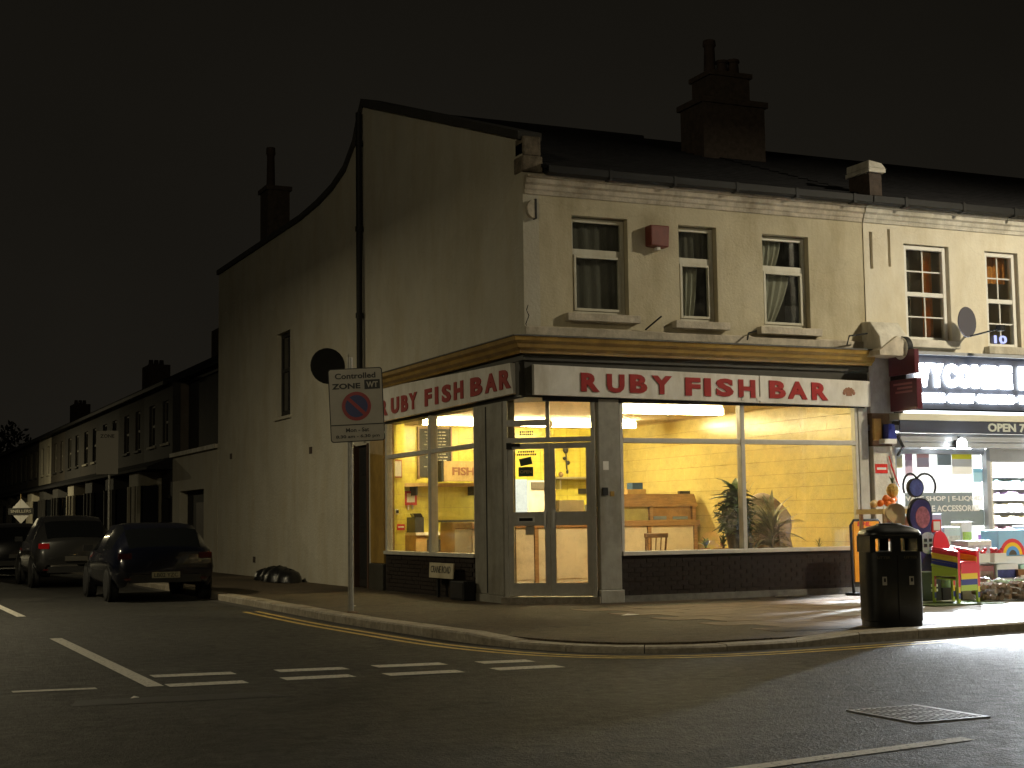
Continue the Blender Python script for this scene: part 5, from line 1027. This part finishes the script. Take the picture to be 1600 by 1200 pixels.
for k, (cn, cc, x, y, z) in enumerate((('scarlet', (.6, .05, .05), 7.0, -1.7, .742), ('turquoise', (.1, .5, .55), 7.25, -1.8, .742), ('violet', (.35, .15, .5), 7.5, -1.75, .742), ('golden', (.75, .5, .08), 7.75, -1.8, .742), ('emerald', (.05, .4, .15), 8.0, -1.75, .742), ('cobalt', (.05, .15, .55), 8.3, -1.9, .742), ('coral', (.8, .35, .25), 8.35, -2.4, .742), ('silver', (.6, .62, .65), 8.6, -2.3, .742), ('sky blue', (.35, .6, .85), 6.72, -1.75, .742), ('magenta', (.6, .08, .35), 6.45, -2.52, .332), ('chocolate', (.2, .1, .05), 7.46, -2.62, .332), ('tangerine', (.85, .35, .05), 8.02, -2.62, .332))):
    t = thing('packet', '%s packet of goods standing on the grocery display table' % cn if z > .5 else '%s packet on the lower shelf of the goods table' % cn, 'packet', (x, y, z), 'colourful packets on the goods table'); h_ = random.uniform(.2, .34) if z > .5 else .2
    MB().prism([(x - .09, y - .04, z), (x + .09, y - .04, z), (x + .08, y - .01, z + h_), (x - .08, y - .01, z + h_)], (0, .06, 0)).build('wrapper', mat(cn + '_wrapper', cc, .3, var=.3, vscale=15), t); MB().box(x - .06, x + .06, y - .043, y - .036, z + h_ * .25, z + h_ * .55).build('label_panel', M['paper'], t)
t = thing('red_bow', 'red bow shaped packet at the foot of the lavender board', 'packet', (6.2, -2.2, .74)); MB().prism([(6.12, -2.3, .742), (6.44, -2.3, .742), (6.36, -2.3, .86), (6.26, -2.3, .97), (6.2, -2.3, .85)], (0, .08, 0)).build('packet', M['redpink'], t)
t = thing('green_tub', 'green grey plastic tub behind the chair stack', 'tub', (5.75, -2.6, .1)); MB().lathe([(.15, .3), (.19, .80), (.2, .80), (.2, .84), (.17, .84), (.17, .78)], (5.85, -2.7, 0), 18).build('bucket', mat('grey_green_plastic', (.22, .32, .22), .5), t, True); MB().box(5.66, 6.04, -2.86, -2.52, .1, .3).build('stand', M['dark'], t); MB().lathe([(.205, .84), (.205, .88), (.05, .93)], (5.85, -2.7, 0), 18).build('rim', M['dark'], t, True)
t = thing('black_crate', 'black slotted crate between the bin and the green tub', 'crate', (5.3, -2.9, .1)); MB().box(5.08, 5.52, -3.0, -2.7, .1, .56).build('body', M['dark'], t, bevel=.015); q = MB()
for i in range(3):
    for j in range(2): q.box(5.32 + i * .05, 5.345 + i * .05, -3.006, -3.002, .26 + j * .07, .30 + j * .07)
q.build('slot_highlights', M['white'], t); MB().box(5.05, 5.75, -3.2, -3.05, .1, .125).build('base_bar', M['white'], t)

# ------------------------------------------------------------------ parking zone sign on its pole
t = thing('zone_sign', 'controlled parking zone sign on a grey pole at the corner kerb', 'road sign', (-2.9, -.1, .1))
MB().tube([(-2.9, -.08, .1), (-2.9, -.08, 3.86)], .042, 12).build('pole', M['galv'], t, True); MB().lathe([(.11, .1), (.1, .125), (.05, .13)], (-2.9, -.08, 0), 14).build('collar', M['slab'], t)
ar = Vector((math.cos(YAW * .9), -math.sin(YAW * .9), 0)); an = Vector((-math.sin(YAW * .9), -math.cos(YAW * .9), 0)); tl = R(2.4); rr = ar * math.cos(tl) + Vector((0, 0, 1)) * math.sin(tl); uu = Vector((0, 0, 1)) * math.cos(tl) - ar * math.sin(tl)
ct = Vector((-2.83, -.16, 3.15)); W2, H2 = .40, .545
def rrect(w_, h_, r_, n=5):
    o = []
    for cx, cy, a0 in ((w_ - r_, h_ - r_, 0), (-w_ + r_, h_ - r_, 90), (-w_ + r_, -h_ + r_, 180), (w_ - r_, -h_ + r_, 270)):
        for k in range(n + 1): a = R(a0 + 90 * k / n); o.append((cx + r_ * math.cos(a), cy + r_ * math.sin(a)))
    return o
def on(x, y, d=0): return ct + rr * x + uu * y + an * d
def flat(pts, d0, d1): return MB().prism([on(x, y, d0) for x, y in pts], an * (d1 - d0))
flat(rrect(W2, H2, .045), -.012, .003).build('plate', M['signblack'], t); flat(rrect(W2 - .014, H2 - .014, .035), .003, .006).build('face', M['signface'], t)
def ztext(s, x0, y, h, w_, m_=M['signblack'], b=.02): MB().add(text(s, h, w_, .003, b), on(x0, y, .0062), rr, uu, an).build('lettering', m_, t)
ztext('Controlled', -.30, .39, .085, .60, b=.025); ztext('ZONE', -.35, .24, .085, .42, b=.04)
flat([(.13, .225), (.36, .225), (.36, .365), (.13, .365)], .006, .008).build('black_box', M['signblack'], t)
MB().add(text('WT', .085, .17, .003, .03), on(.16, .25, .0085), rr, uu, an).build('lettering', M['signface'], t)
def disc(r_, d0, d1): return flat([(r_ * math.cos(R(a)) + .0, r_ * math.sin(R(a)) - .02) for a in range(0, 360, 10)], d0, d1)
disc(.215, .006, .008).build('red_ring', M['signred'], t); disc(.165, .008, .0095).build('blue_disc', M['signblue'], t)
b = R(-45); flat([(.165 * math.cos(b) + .018, .165 * math.sin(b) - .002), (-.165 * math.cos(b) + .018, -.165 * math.sin(b) - .002), (-.165 * math.cos(b) - .018, -.165 * math.sin(b) - .038), (.165 * math.cos(b) - .018, .165 * math.sin(b) - .038)], .0095, .011).build('red_bar', M['signred'], t)
flat([(-W2 + .015, -.30), (W2 - .015, -.30), (W2 - .015, -.285), (-W2 + .015, -.285)], .006, .008).build('divider', M['signblack'], t)
ztext('Mon - Sat', -.17, -.40, .06, .34); ztext('8.30 am - 6.30 pm', -.32, -.50, .06, .64)
# street nameplate
t = thing('street_nameplate', 'low pale street nameplate on dark posts below the side window', 'street sign', (-.3, 3.1, .1)); MB().prism([(-.16, 3.75, .70), (-.16, 2.63, .70), (-.20, 2.57, .44), (-.20, 3.68, .44)], (-.025, 0, 0)).build('plate', M['nameplate'], t, bevel=.004)
MB().add(text('CRANE ROAD', .12, .92, .003, .0), (-.213, 3.62, .53), (0, -1, 0), (.15, .18, 1), (-1, 0, 0)).build('lettering', M['dark'], t); MB().box(-.215, -.21, 2.63, 2.95, .465, .475).build('small_print', M['dark'], t); MB().box(-.17, -.12, 3.4, 3.46, .1, .7).build('post', M['black'], t); MB().box(-.17, -.12, 2.78, 2.84, .1, .7).build('post', M['black'], t)
t = thing('cable_cabinet', 'small dark utility box at the foot of the corner pilaster', 'utility box', (-.2, 2.3, .1)); MB().box(-.28, -.06, 1.95, 2.55, .1, .42).build('case', M['black'], t, bevel=.02); MB().box(-.285, -.2805, 2.0, 2.5, .14, .38).build('door', M['dark'], t)
# unidentified dark mound by the flank, built as black lumps; litter
t = thing('dark_mound', 'low mound of black lumps against the white flank wall', 'rubbish bag', (-.4, 12.8, .1))
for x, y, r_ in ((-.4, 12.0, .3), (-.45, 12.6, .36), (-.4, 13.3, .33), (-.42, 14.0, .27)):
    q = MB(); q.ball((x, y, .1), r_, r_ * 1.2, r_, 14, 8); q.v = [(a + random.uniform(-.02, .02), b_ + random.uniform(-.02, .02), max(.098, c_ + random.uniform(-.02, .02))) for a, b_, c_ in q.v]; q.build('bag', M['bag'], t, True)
for lb, x, y, z, s, a in (('flat piece of white paper litter in front of the shop door', .11, -3.06, .108, .16, .2), ('scrap of white litter near the zone sign pole', -2.3, 1.6, .104, .09, 1.0), ('tiny white scrap on the road left of the dashes', -7.55, -8.6, .006, .04, .4), ('thin white packet lying by the front stall riser', 4.5, -.25, .106, .14, .1)):
    ca, sa = math.cos(a), math.sin(a); tag(MB().prism([(x + s * ca, y + s * sa, z), (x - s * .4 * sa, y + s * .4 * ca, z + .012), (x - s * ca, y - s * sa, z), (x + s * .4 * sa, y - s * .4 * ca, z + .004)], (0, 0, .004)).build('paper_litter', M['paper']), lb, 'litter')

# ------------------------------------------------------------------ parked cars
def car(label, x, y, L_, H_, Wd, paint, plate=None, lights=None, suv=0, rot=0):
    t = thing('parked_car', label, 'car', (x, y, 0), 'cars parked along the side street kerb', rot)
    k = H_ / 1.46; hwk = Wd / 1.78; ly = L_ / 4.25
    ST = [  # y, sill, mid, belt, roof half widths; z bottom, mid, belt, roof
        (.00, .70, .80, .72, .58, .40, .64, .93, .945), (.06, .76, .86, .79, .62, .30, .64, .97, 1.0), (.22, .80, .885, .83, .63, .27, .63, .985, 1.12), (.55, .82, .89, .85, .63, .26, .62, .985, 1.345),
        (.85, .82, .89, .86, .62, .26, .62, .98, 1.435), (1.5, .82, .89, .86, .61, .25, .62, .97, 1.46), (2.2, .82, .89, .86, .60, .25, .62, .96, 1.44), (2.75, .82, .885, .85, .60, .25, .62, .95, 1.33), (3.2, .82, .88, .83, .66, .26, .61, .93, 1.06), (3.35, .81, .87, .82, .70, .26, .6, .92, .97), (3.8, .78, .84, .76, .62, .27, .58, .84, .88), (4.1, .72, .76, .66, .5, .3, .55, .74, .77), (4.25, .6, .64, .55, .4, .36, .52, .66, .67)]
    rows = []
    for s in ST:
        yy = s[0] * ly; pts = []
        def P(hw, z): return (hw * hwk, z * k if z > .5 else z * (1 + .35 * suv))
        a, b_, c_, d_ = P(s[1], s[5]), P(s[2], s[6]), P(s[3], s[7]), P(s[4], s[8])
        e = (d_[0] * .75, d_[1] + .025 * k); half = [(a[0] * .9, a[1]), a, ((a[0] + b_[0]) / 2 + .02, (a[1] + b_[1]) / 2), b_, ((b_[0] + c_[0]) / 2 + .012, (b_[1] + c_[1]) / 2 + .02), c_, ((c_[0] + d_[0]) / 2 + .02, (c_[1] + d_[1]) / 2), d_, e, (0, d_[1] + .035 * k)]
        full = [(-p[0], yy, p[1]) for p in half] + [(p[0], yy, p[1]) for p in half[::-1][1:]]
        rows.append(full)
    body = MB(); GL = {k_: MB() for k_ in ('rear_window', 'windscreen', 'sa1', 'sa2', 'sb1', 'sb2')}; n = len(rows[0])
    for q in (body, *GL.values()):
        for r_ in rows: q.v += r_
    for i in range(len(rows) - 1):
        for j in range(n - 1):
            f = (i * n + j, i * n + j + 1, (i + 1) * n + j + 1, (i + 1) * n + j)
            side = j in (5, 6, n - 7, n - 8); topc = 7 <= j <= n - 9
            isg = (side and 3 <= i <= 7 and i != 5) or (topc and i in (1, 2)) or (topc and i in (7, 8) and True)
            key = ('rear_window' if i < 4 else 'windscreen') if topc else ('sa' if j < 9 else 'sb') + ('1' if i < 5 else '2')
            (GL[key] if isg else body).f.append(f)
    body.f.append(tuple(range(n - 1, -1, -1))); body.f.append(tuple((len(rows) - 1) * n + j for j in range(n)))
    cb = body.mesh('body', paint, smooth=True); o = bpy.data.objects.new('body', cb); COL.objects.link(o); o.parent = t
    for k_, gq in GL.items():
        nm = k_ if k_[0] in 'rw' else 'side_window'
        used = sorted({v for f in gq.f for v in f}); mp_ = {v: i for i, v in enumerate(used)}; gq.v = [gq.v[v] for v in used]; gq.f = [tuple(mp_[v] for v in f) for f in gq.f]
        og = bpy.data.objects.new(nm, gq.mesh(nm, M['carglass'], smooth=True)); COL.objects.link(og); og.parent = t
    def part(mb, name, m_, par=t, smooth=False, loc=None):
        me = mb.mesh(name, m_, smooth=smooth); c_ = bpy.data.objects.new(name, me); COL.objects.link(c_); c_.parent = par
        if loc: c_.location = loc
        return c_
    wr = .31 * (1 + .12 * suv)
    tyre = MB().lathe([(wr * .62, -.1), (wr * .95, -.1), (wr, -.06), (wr, .06), (wr * .95, .1), (wr * .62, .1)], (0, 0, 0), 22, 'x').mesh('tyre', M['tyre'], smooth=True); rim = MB().lathe([(wr * .6, -.095), (wr * .62, .0), (wr * .6, .095), (wr * .2, .085), (.02, .09)], (0, 0, 0), 14, 'x').mesh('rim', M['rim'])
    for yy in (.75 * ly, 3.38 * ly):
        for sx in (-1, 1):
            part(MB().lathe([(wr * 1.18, -.02), (wr * 1.18, .012)], (sx * .885 * hwk, yy, wr), 22, 'x'), 'wheel_arch', M['dark'])
            wh = bpy.data.objects.new('wheel', tyre); COL.objects.link(wh); wh.parent = t; wh.location = (sx * .82 * hwk, yy, wr); r_ = bpy.data.objects.new('rim', rim); COL.objects.link(r_); r_.parent = wh
    part(MB().box(-.62 * hwk, .62 * hwk, -.05, .1, .36, .50), 'rear_bumper', M['dark'])
    for sx in (-1, 1):
        part(MB().obox((sx * .70 * hwk, .03, .86 * k), (.12, 0, 0), (0, .045, 0), (0, 0, .055 * k)), 'tail_light', lights or M['taillight']); part(MB().obox((sx * .95 * hwk, 2.75 * ly, 1.0 * k), (.09, 0, 0), (0, .05, 0), (0, 0, .06)), 'wing_mirror', paint if suv else M['dark'], smooth=False)
        part(MB().obox((sx * .9 * hwk, 1.5 * ly, .8 * k), (.012, 0, 0), (0, .09, 0), (0, 0, .015)), 'door_handle', M['rim'])
        part(MB().obox((sx * .66 * hwk, -.045, .43), (.06, 0, 0), (0, .012, 0), (0, 0, .02)), 'reflector', M['dimtail'])
    pz = .60 * k if not plate else .50
    pl = part(MB().box(-.26, .26, -.065, -.051, pz - .055, pz + .055), 'number_plate', M['plate'] if plate else M['dimplate'])
    if plate:
        part(MB().add(text(plate, .075, .44, .003, .01), (-.22, -.066, pz - .037)), 'plate_lettering', M['dark'], pl)
    part(MB().tube([(0, .12, 1.02 * k), (.3, .16, 1.08 * k)], .012, 6), 'rear_wiper', M['dark'])
    return t
car('dark blue hatchback parked nearest to the junction, rear plate visible', -4.15, 7.15, 4.1, 1.45, 1.9, M['carblue'], 'LB02 YZC', M['dimtail'])
car('charcoal tall hatchback parked second from the junction with red tail light', -4.62, 15.2, 4.4, 1.66, 1.86, M['cargrey'], None, None, 1)
car('black car parked third from the junction at the left edge', -5.05, 23.2, 4.3, 1.52, 1.82, M['carblack'])
car('black car parked fourth along the side street kerb', -4.6, 30.5, 4.3, 1.46, 1.8, M['carblack'])
car('charcoal car parked fifth along the side street kerb', -4.5, 38.0, 4.2, 1.5, 1.8, M['cargrey'])

# ------------------------------------------------------------------ side street houses
AN = thing('end_annex', 'white rendered annex with a recessed door beyond the flank wall', 'building', (1, 23.7, 0)); q = MB(); grid_wall(q, 'x', .0, .3, 20.66, 26.83, 0, 3.58, [(22.4, 25.8, -1, 2.48)]); q.build('wall', M['flank'], AN); MB().box(-.1, .4, 20.66, 26.88, 3.58, 3.70).build('ledge', M['whitestone'], AN); MB().box(.26, .32, 22.4, 25.8, .1, 2.48).build('door_recess', M['housedark'], AN); MB().box(.18, .25, 22.6, 24.2, .1, 2.1).build('door', mat('brown_door', (.06, .04, .025), .6, var=.2), AN)
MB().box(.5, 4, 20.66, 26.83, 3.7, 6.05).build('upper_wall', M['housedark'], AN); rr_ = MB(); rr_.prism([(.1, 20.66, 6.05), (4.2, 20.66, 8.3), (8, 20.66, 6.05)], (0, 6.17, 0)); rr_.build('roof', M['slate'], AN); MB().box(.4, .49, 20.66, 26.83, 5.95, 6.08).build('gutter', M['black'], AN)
def house(label, y0, wd, body, bay, lit=False, ch=True):
    t = thing('terraced_house', label, 'house', (2, y0 + wd / 2, 0), 'terraced houses along the side street')
    q = MB(); grid_wall(q, 'x', 0, .25, y0, y0 + wd, 0, 6.0, [(y0 + .7, y0 + 1.6, 4.1, 5.5), (y0 + 2.9, y0 + 3.9, 4.1, 5.5), (y0 + .25, y0 + 1.2, 0, 2.3)]); q.build('wall', body, t)
    for a, b_ in ((.7, 1.6), (2.9, 3.9)):
        w_ = MB().box(.08, .14, y0 + a, y0 + a + .06, 4.1, 5.5).box(.08, .14, y0 + b_ - .06, y0 + b_, 4.1, 5.5).box(.08, .14, y0 + a + .06, y0 + b_ - .06, 4.76, 4.84).box(.08, .14, y0 + a + .06, y0 + b_ - .06, 4.1, 4.16).box(.08, .14, y0 + a + .06, y0 + b_ - .06, 5.44, 5.5).build('window', M['housetrim'], t)
        MB().box(.105, .115, y0 + a + .06, y0 + b_ - .06, 4.16, 5.44).build('pane', M['carglass'], w_); MB().box(-.08, .08, y0 + a - .08, y0 + b_ + .08, 4.02, 4.098).build('sill', bay, w_)
    dr_ = MB().box(.14, .2, y0 + .25, y0 + 1.2, .1, 2.3).build('door', M['housedark'], t)
    b0, b1 = y0 + 1.7, y0 + wd - .35
    pts = [(0, b0), (-.65, b0 + .55), (-.65, b1 - .55), (0, b1)]
    MB().prism([(x, y, .1) for x, y in pts], (0, 0, .8)).build('bay_wall', bay, t); MB().prism([(x, y, 2.75) for x, y in pts], (0, 0, .45)).build('bay_head', bay, t)
    bf = MB(); 
    for (xa, ya), (xb, yb) in zip(pts, pts[1:]):
        for s in (.02, .5, .98) if abs(yb - ya) > .8 else (.04, .96): bf.box(xa + (xb - xa) * s - .06, xa + (xb - xa) * s + .02, ya + (yb - ya) * s - .06, ya + (yb - ya) * s + .06, .9, 2.75)
    bf.build('bay_mullion', bay, t); MB().prism([(x + .08, y, .9) for x, y in pts], (0, 0, 1.85)).build('bay_glass', M['carglass'] if not lit else E_['warmroom'], t)
    MB().prism([(-.8, y0, 3.22), (.0, y0, 3.22), (.0, y0, 3.62), (-.8, y0, 3.3)], (0, wd, 0)).build('canopy', M['slate'], t)
    MB().prism([(-.25, y0, 6.0), (4.2, y0, 8.3), (8.6, y0, 6.0)], (0, wd, 0)).build('roof', M['slate'], t); MB().box(-.32, -.2, y0, y0 + wd, 5.93, 6.05).build('gutter', M['black'], t)
    MB().box(.25, 8, y0 + .02, y0 + wd - .02, 0, 5.98).build('house_core', M['room'], t)
    if ch:
        c_ = MB().box(3.7, 4.7, y0 + wd - .9, y0 + wd + .9, 7.6, 9.1).build('chimney', M['chimbrick'], t)
        for k in range(3): MB().lathe([(.13, 9.1), (.1, 9.4)], (3.95 + k * .25, y0 + wd, 0), 8).build('pot', M['oldpot'], c_)
    return t
ords = ['first', 'second', 'third', 'fourth', 'fifth', 'sixth', 'seventh', 'eighth', 'ninth', 'tenth', 'eleventh', 'twelfth', 'thirteenth', 'fourteenth', 'fifteenth', 'sixteenth']
y = 26.9
for i in range(16):
    wd = 4.9
    white = i in (5,)
    bay = M['houserender'] if i in (0, 3, 6) else M['housedark']
    body = M['houserender'] if i in (6,) else (M['housebrick'] if i % 2 else M['housedark'])
    lb = '%s %s terraced house counted along the side street from the annex' % (ords[i], 'white rendered' if body is M['houserender'] else ('dark painted' if body is M['housedark'] else 'brown brick'))
    house(lb, y, wd - .02, body, bay, False, i in (1, 4, 9)); y += wd
# second parking sign far up the street
t = thing('parking_sign', 'distant grey parking sign on a pole above the parked cars', 'road sign', (-2.7, 22.5, .1)); MB().tube([(-2.68, 22.56, .1), (-2.68, 22.56, 4.1)], .04, 8).build('pole', M['galv'], t, True)
ct = Vector((-2.76, 22.45, 3.52)); rr, uu = ar, Vector((0, 0, 1)); flat(rrect(.31, .62, .03), -.01, .003).build('plate', mat('grey_sign_face', (.26, .24, .2), .5), t)
MB().add(text('ZONE', .1, .4, .003, .02), on(-.2, .42, .0035), rr, uu, an).build('lettering', M['housedark'], t)
# estate agent board
t = thing('estate_agent_board', 'white diamond estate agent board with a dark band on a post', 'estate agent board', (-2.3, 48, 0)); MB().box(-2.33, -2.27, 48.02, 48.08, 0, 2.9).build('post', M['woodlight'], t)
ct = Vector((-2.3, 48, 2.15)); rr, uu = Vector((.8, -.6, 0)), Vector((0, 0, 1)); an = Vector((-.6, -.8, 0))
flat([(-.58, 0), (0, -.55), (.58, 0), (0, .55)], -.012, .0).build('diamond', M['white'], t); flat([(-.62, -.14), (.62, -.14), (.62, .14), (-.62, .14)], .002, .014).build('band', M['housedark'], t); MB().add(text('SNELLERS', .13, 1.0, .004, .02), on(-.5, -.065, .0145), rr, uu, an).build('lettering', M['chalkline'], t)
# trees at the end of the street
for i, (x, y, h, rad, lb) in enumerate(((-6, 118, 12, 5.5, 'dark bare leaved tree at the far left end of the street'), (-1.5, 130, 10.5, 5, 'dark round tree beyond the end of the terrace'), (4, 125, 11.5, 4.5, 'dark tree showing above the far roofs'))):
    t = thing('street_tree', lb, 'tree', (x, y, 0), 'trees at the end of the side street'); MB().tube([(x, y, 0), (x + .1, y, h * .3), (x, y, h * .6)], .35, 8, .15).tube([(x, y, h * .35), (x + 1.5, y + .5, h * .65)], .15, 6, .05).tube([(x, y, h * .3), (x - 1.6, y - .4, h * .6)], .15, 6, .05).build('trunk', M['bark'], t, True)
    q = MB()
    for k in range(1500):
        a = Vector((random.gauss(0, 1), random.gauss(0, 1), random.gauss(0, 1))).normalized() * (random.random() ** .45); c_ = Vector((x, y, h * .66)) + Vector((a.x * rad * (1 + .2 * math.sin(a.z * 7)), a.y * rad, a.z * h * .34)); u_ = Vector((random.gauss(0, 1), random.gauss(0, 1), random.gauss(0, 1))).normalized() * random.uniform(.15, .35); v_ = u_.orthogonal().normalized() * random.uniform(.1, .25); q.poly([c_ - u_, c_ + v_, c_ + u_, c_ - v_])
    q.build('crown', M['treeleaf'], t)
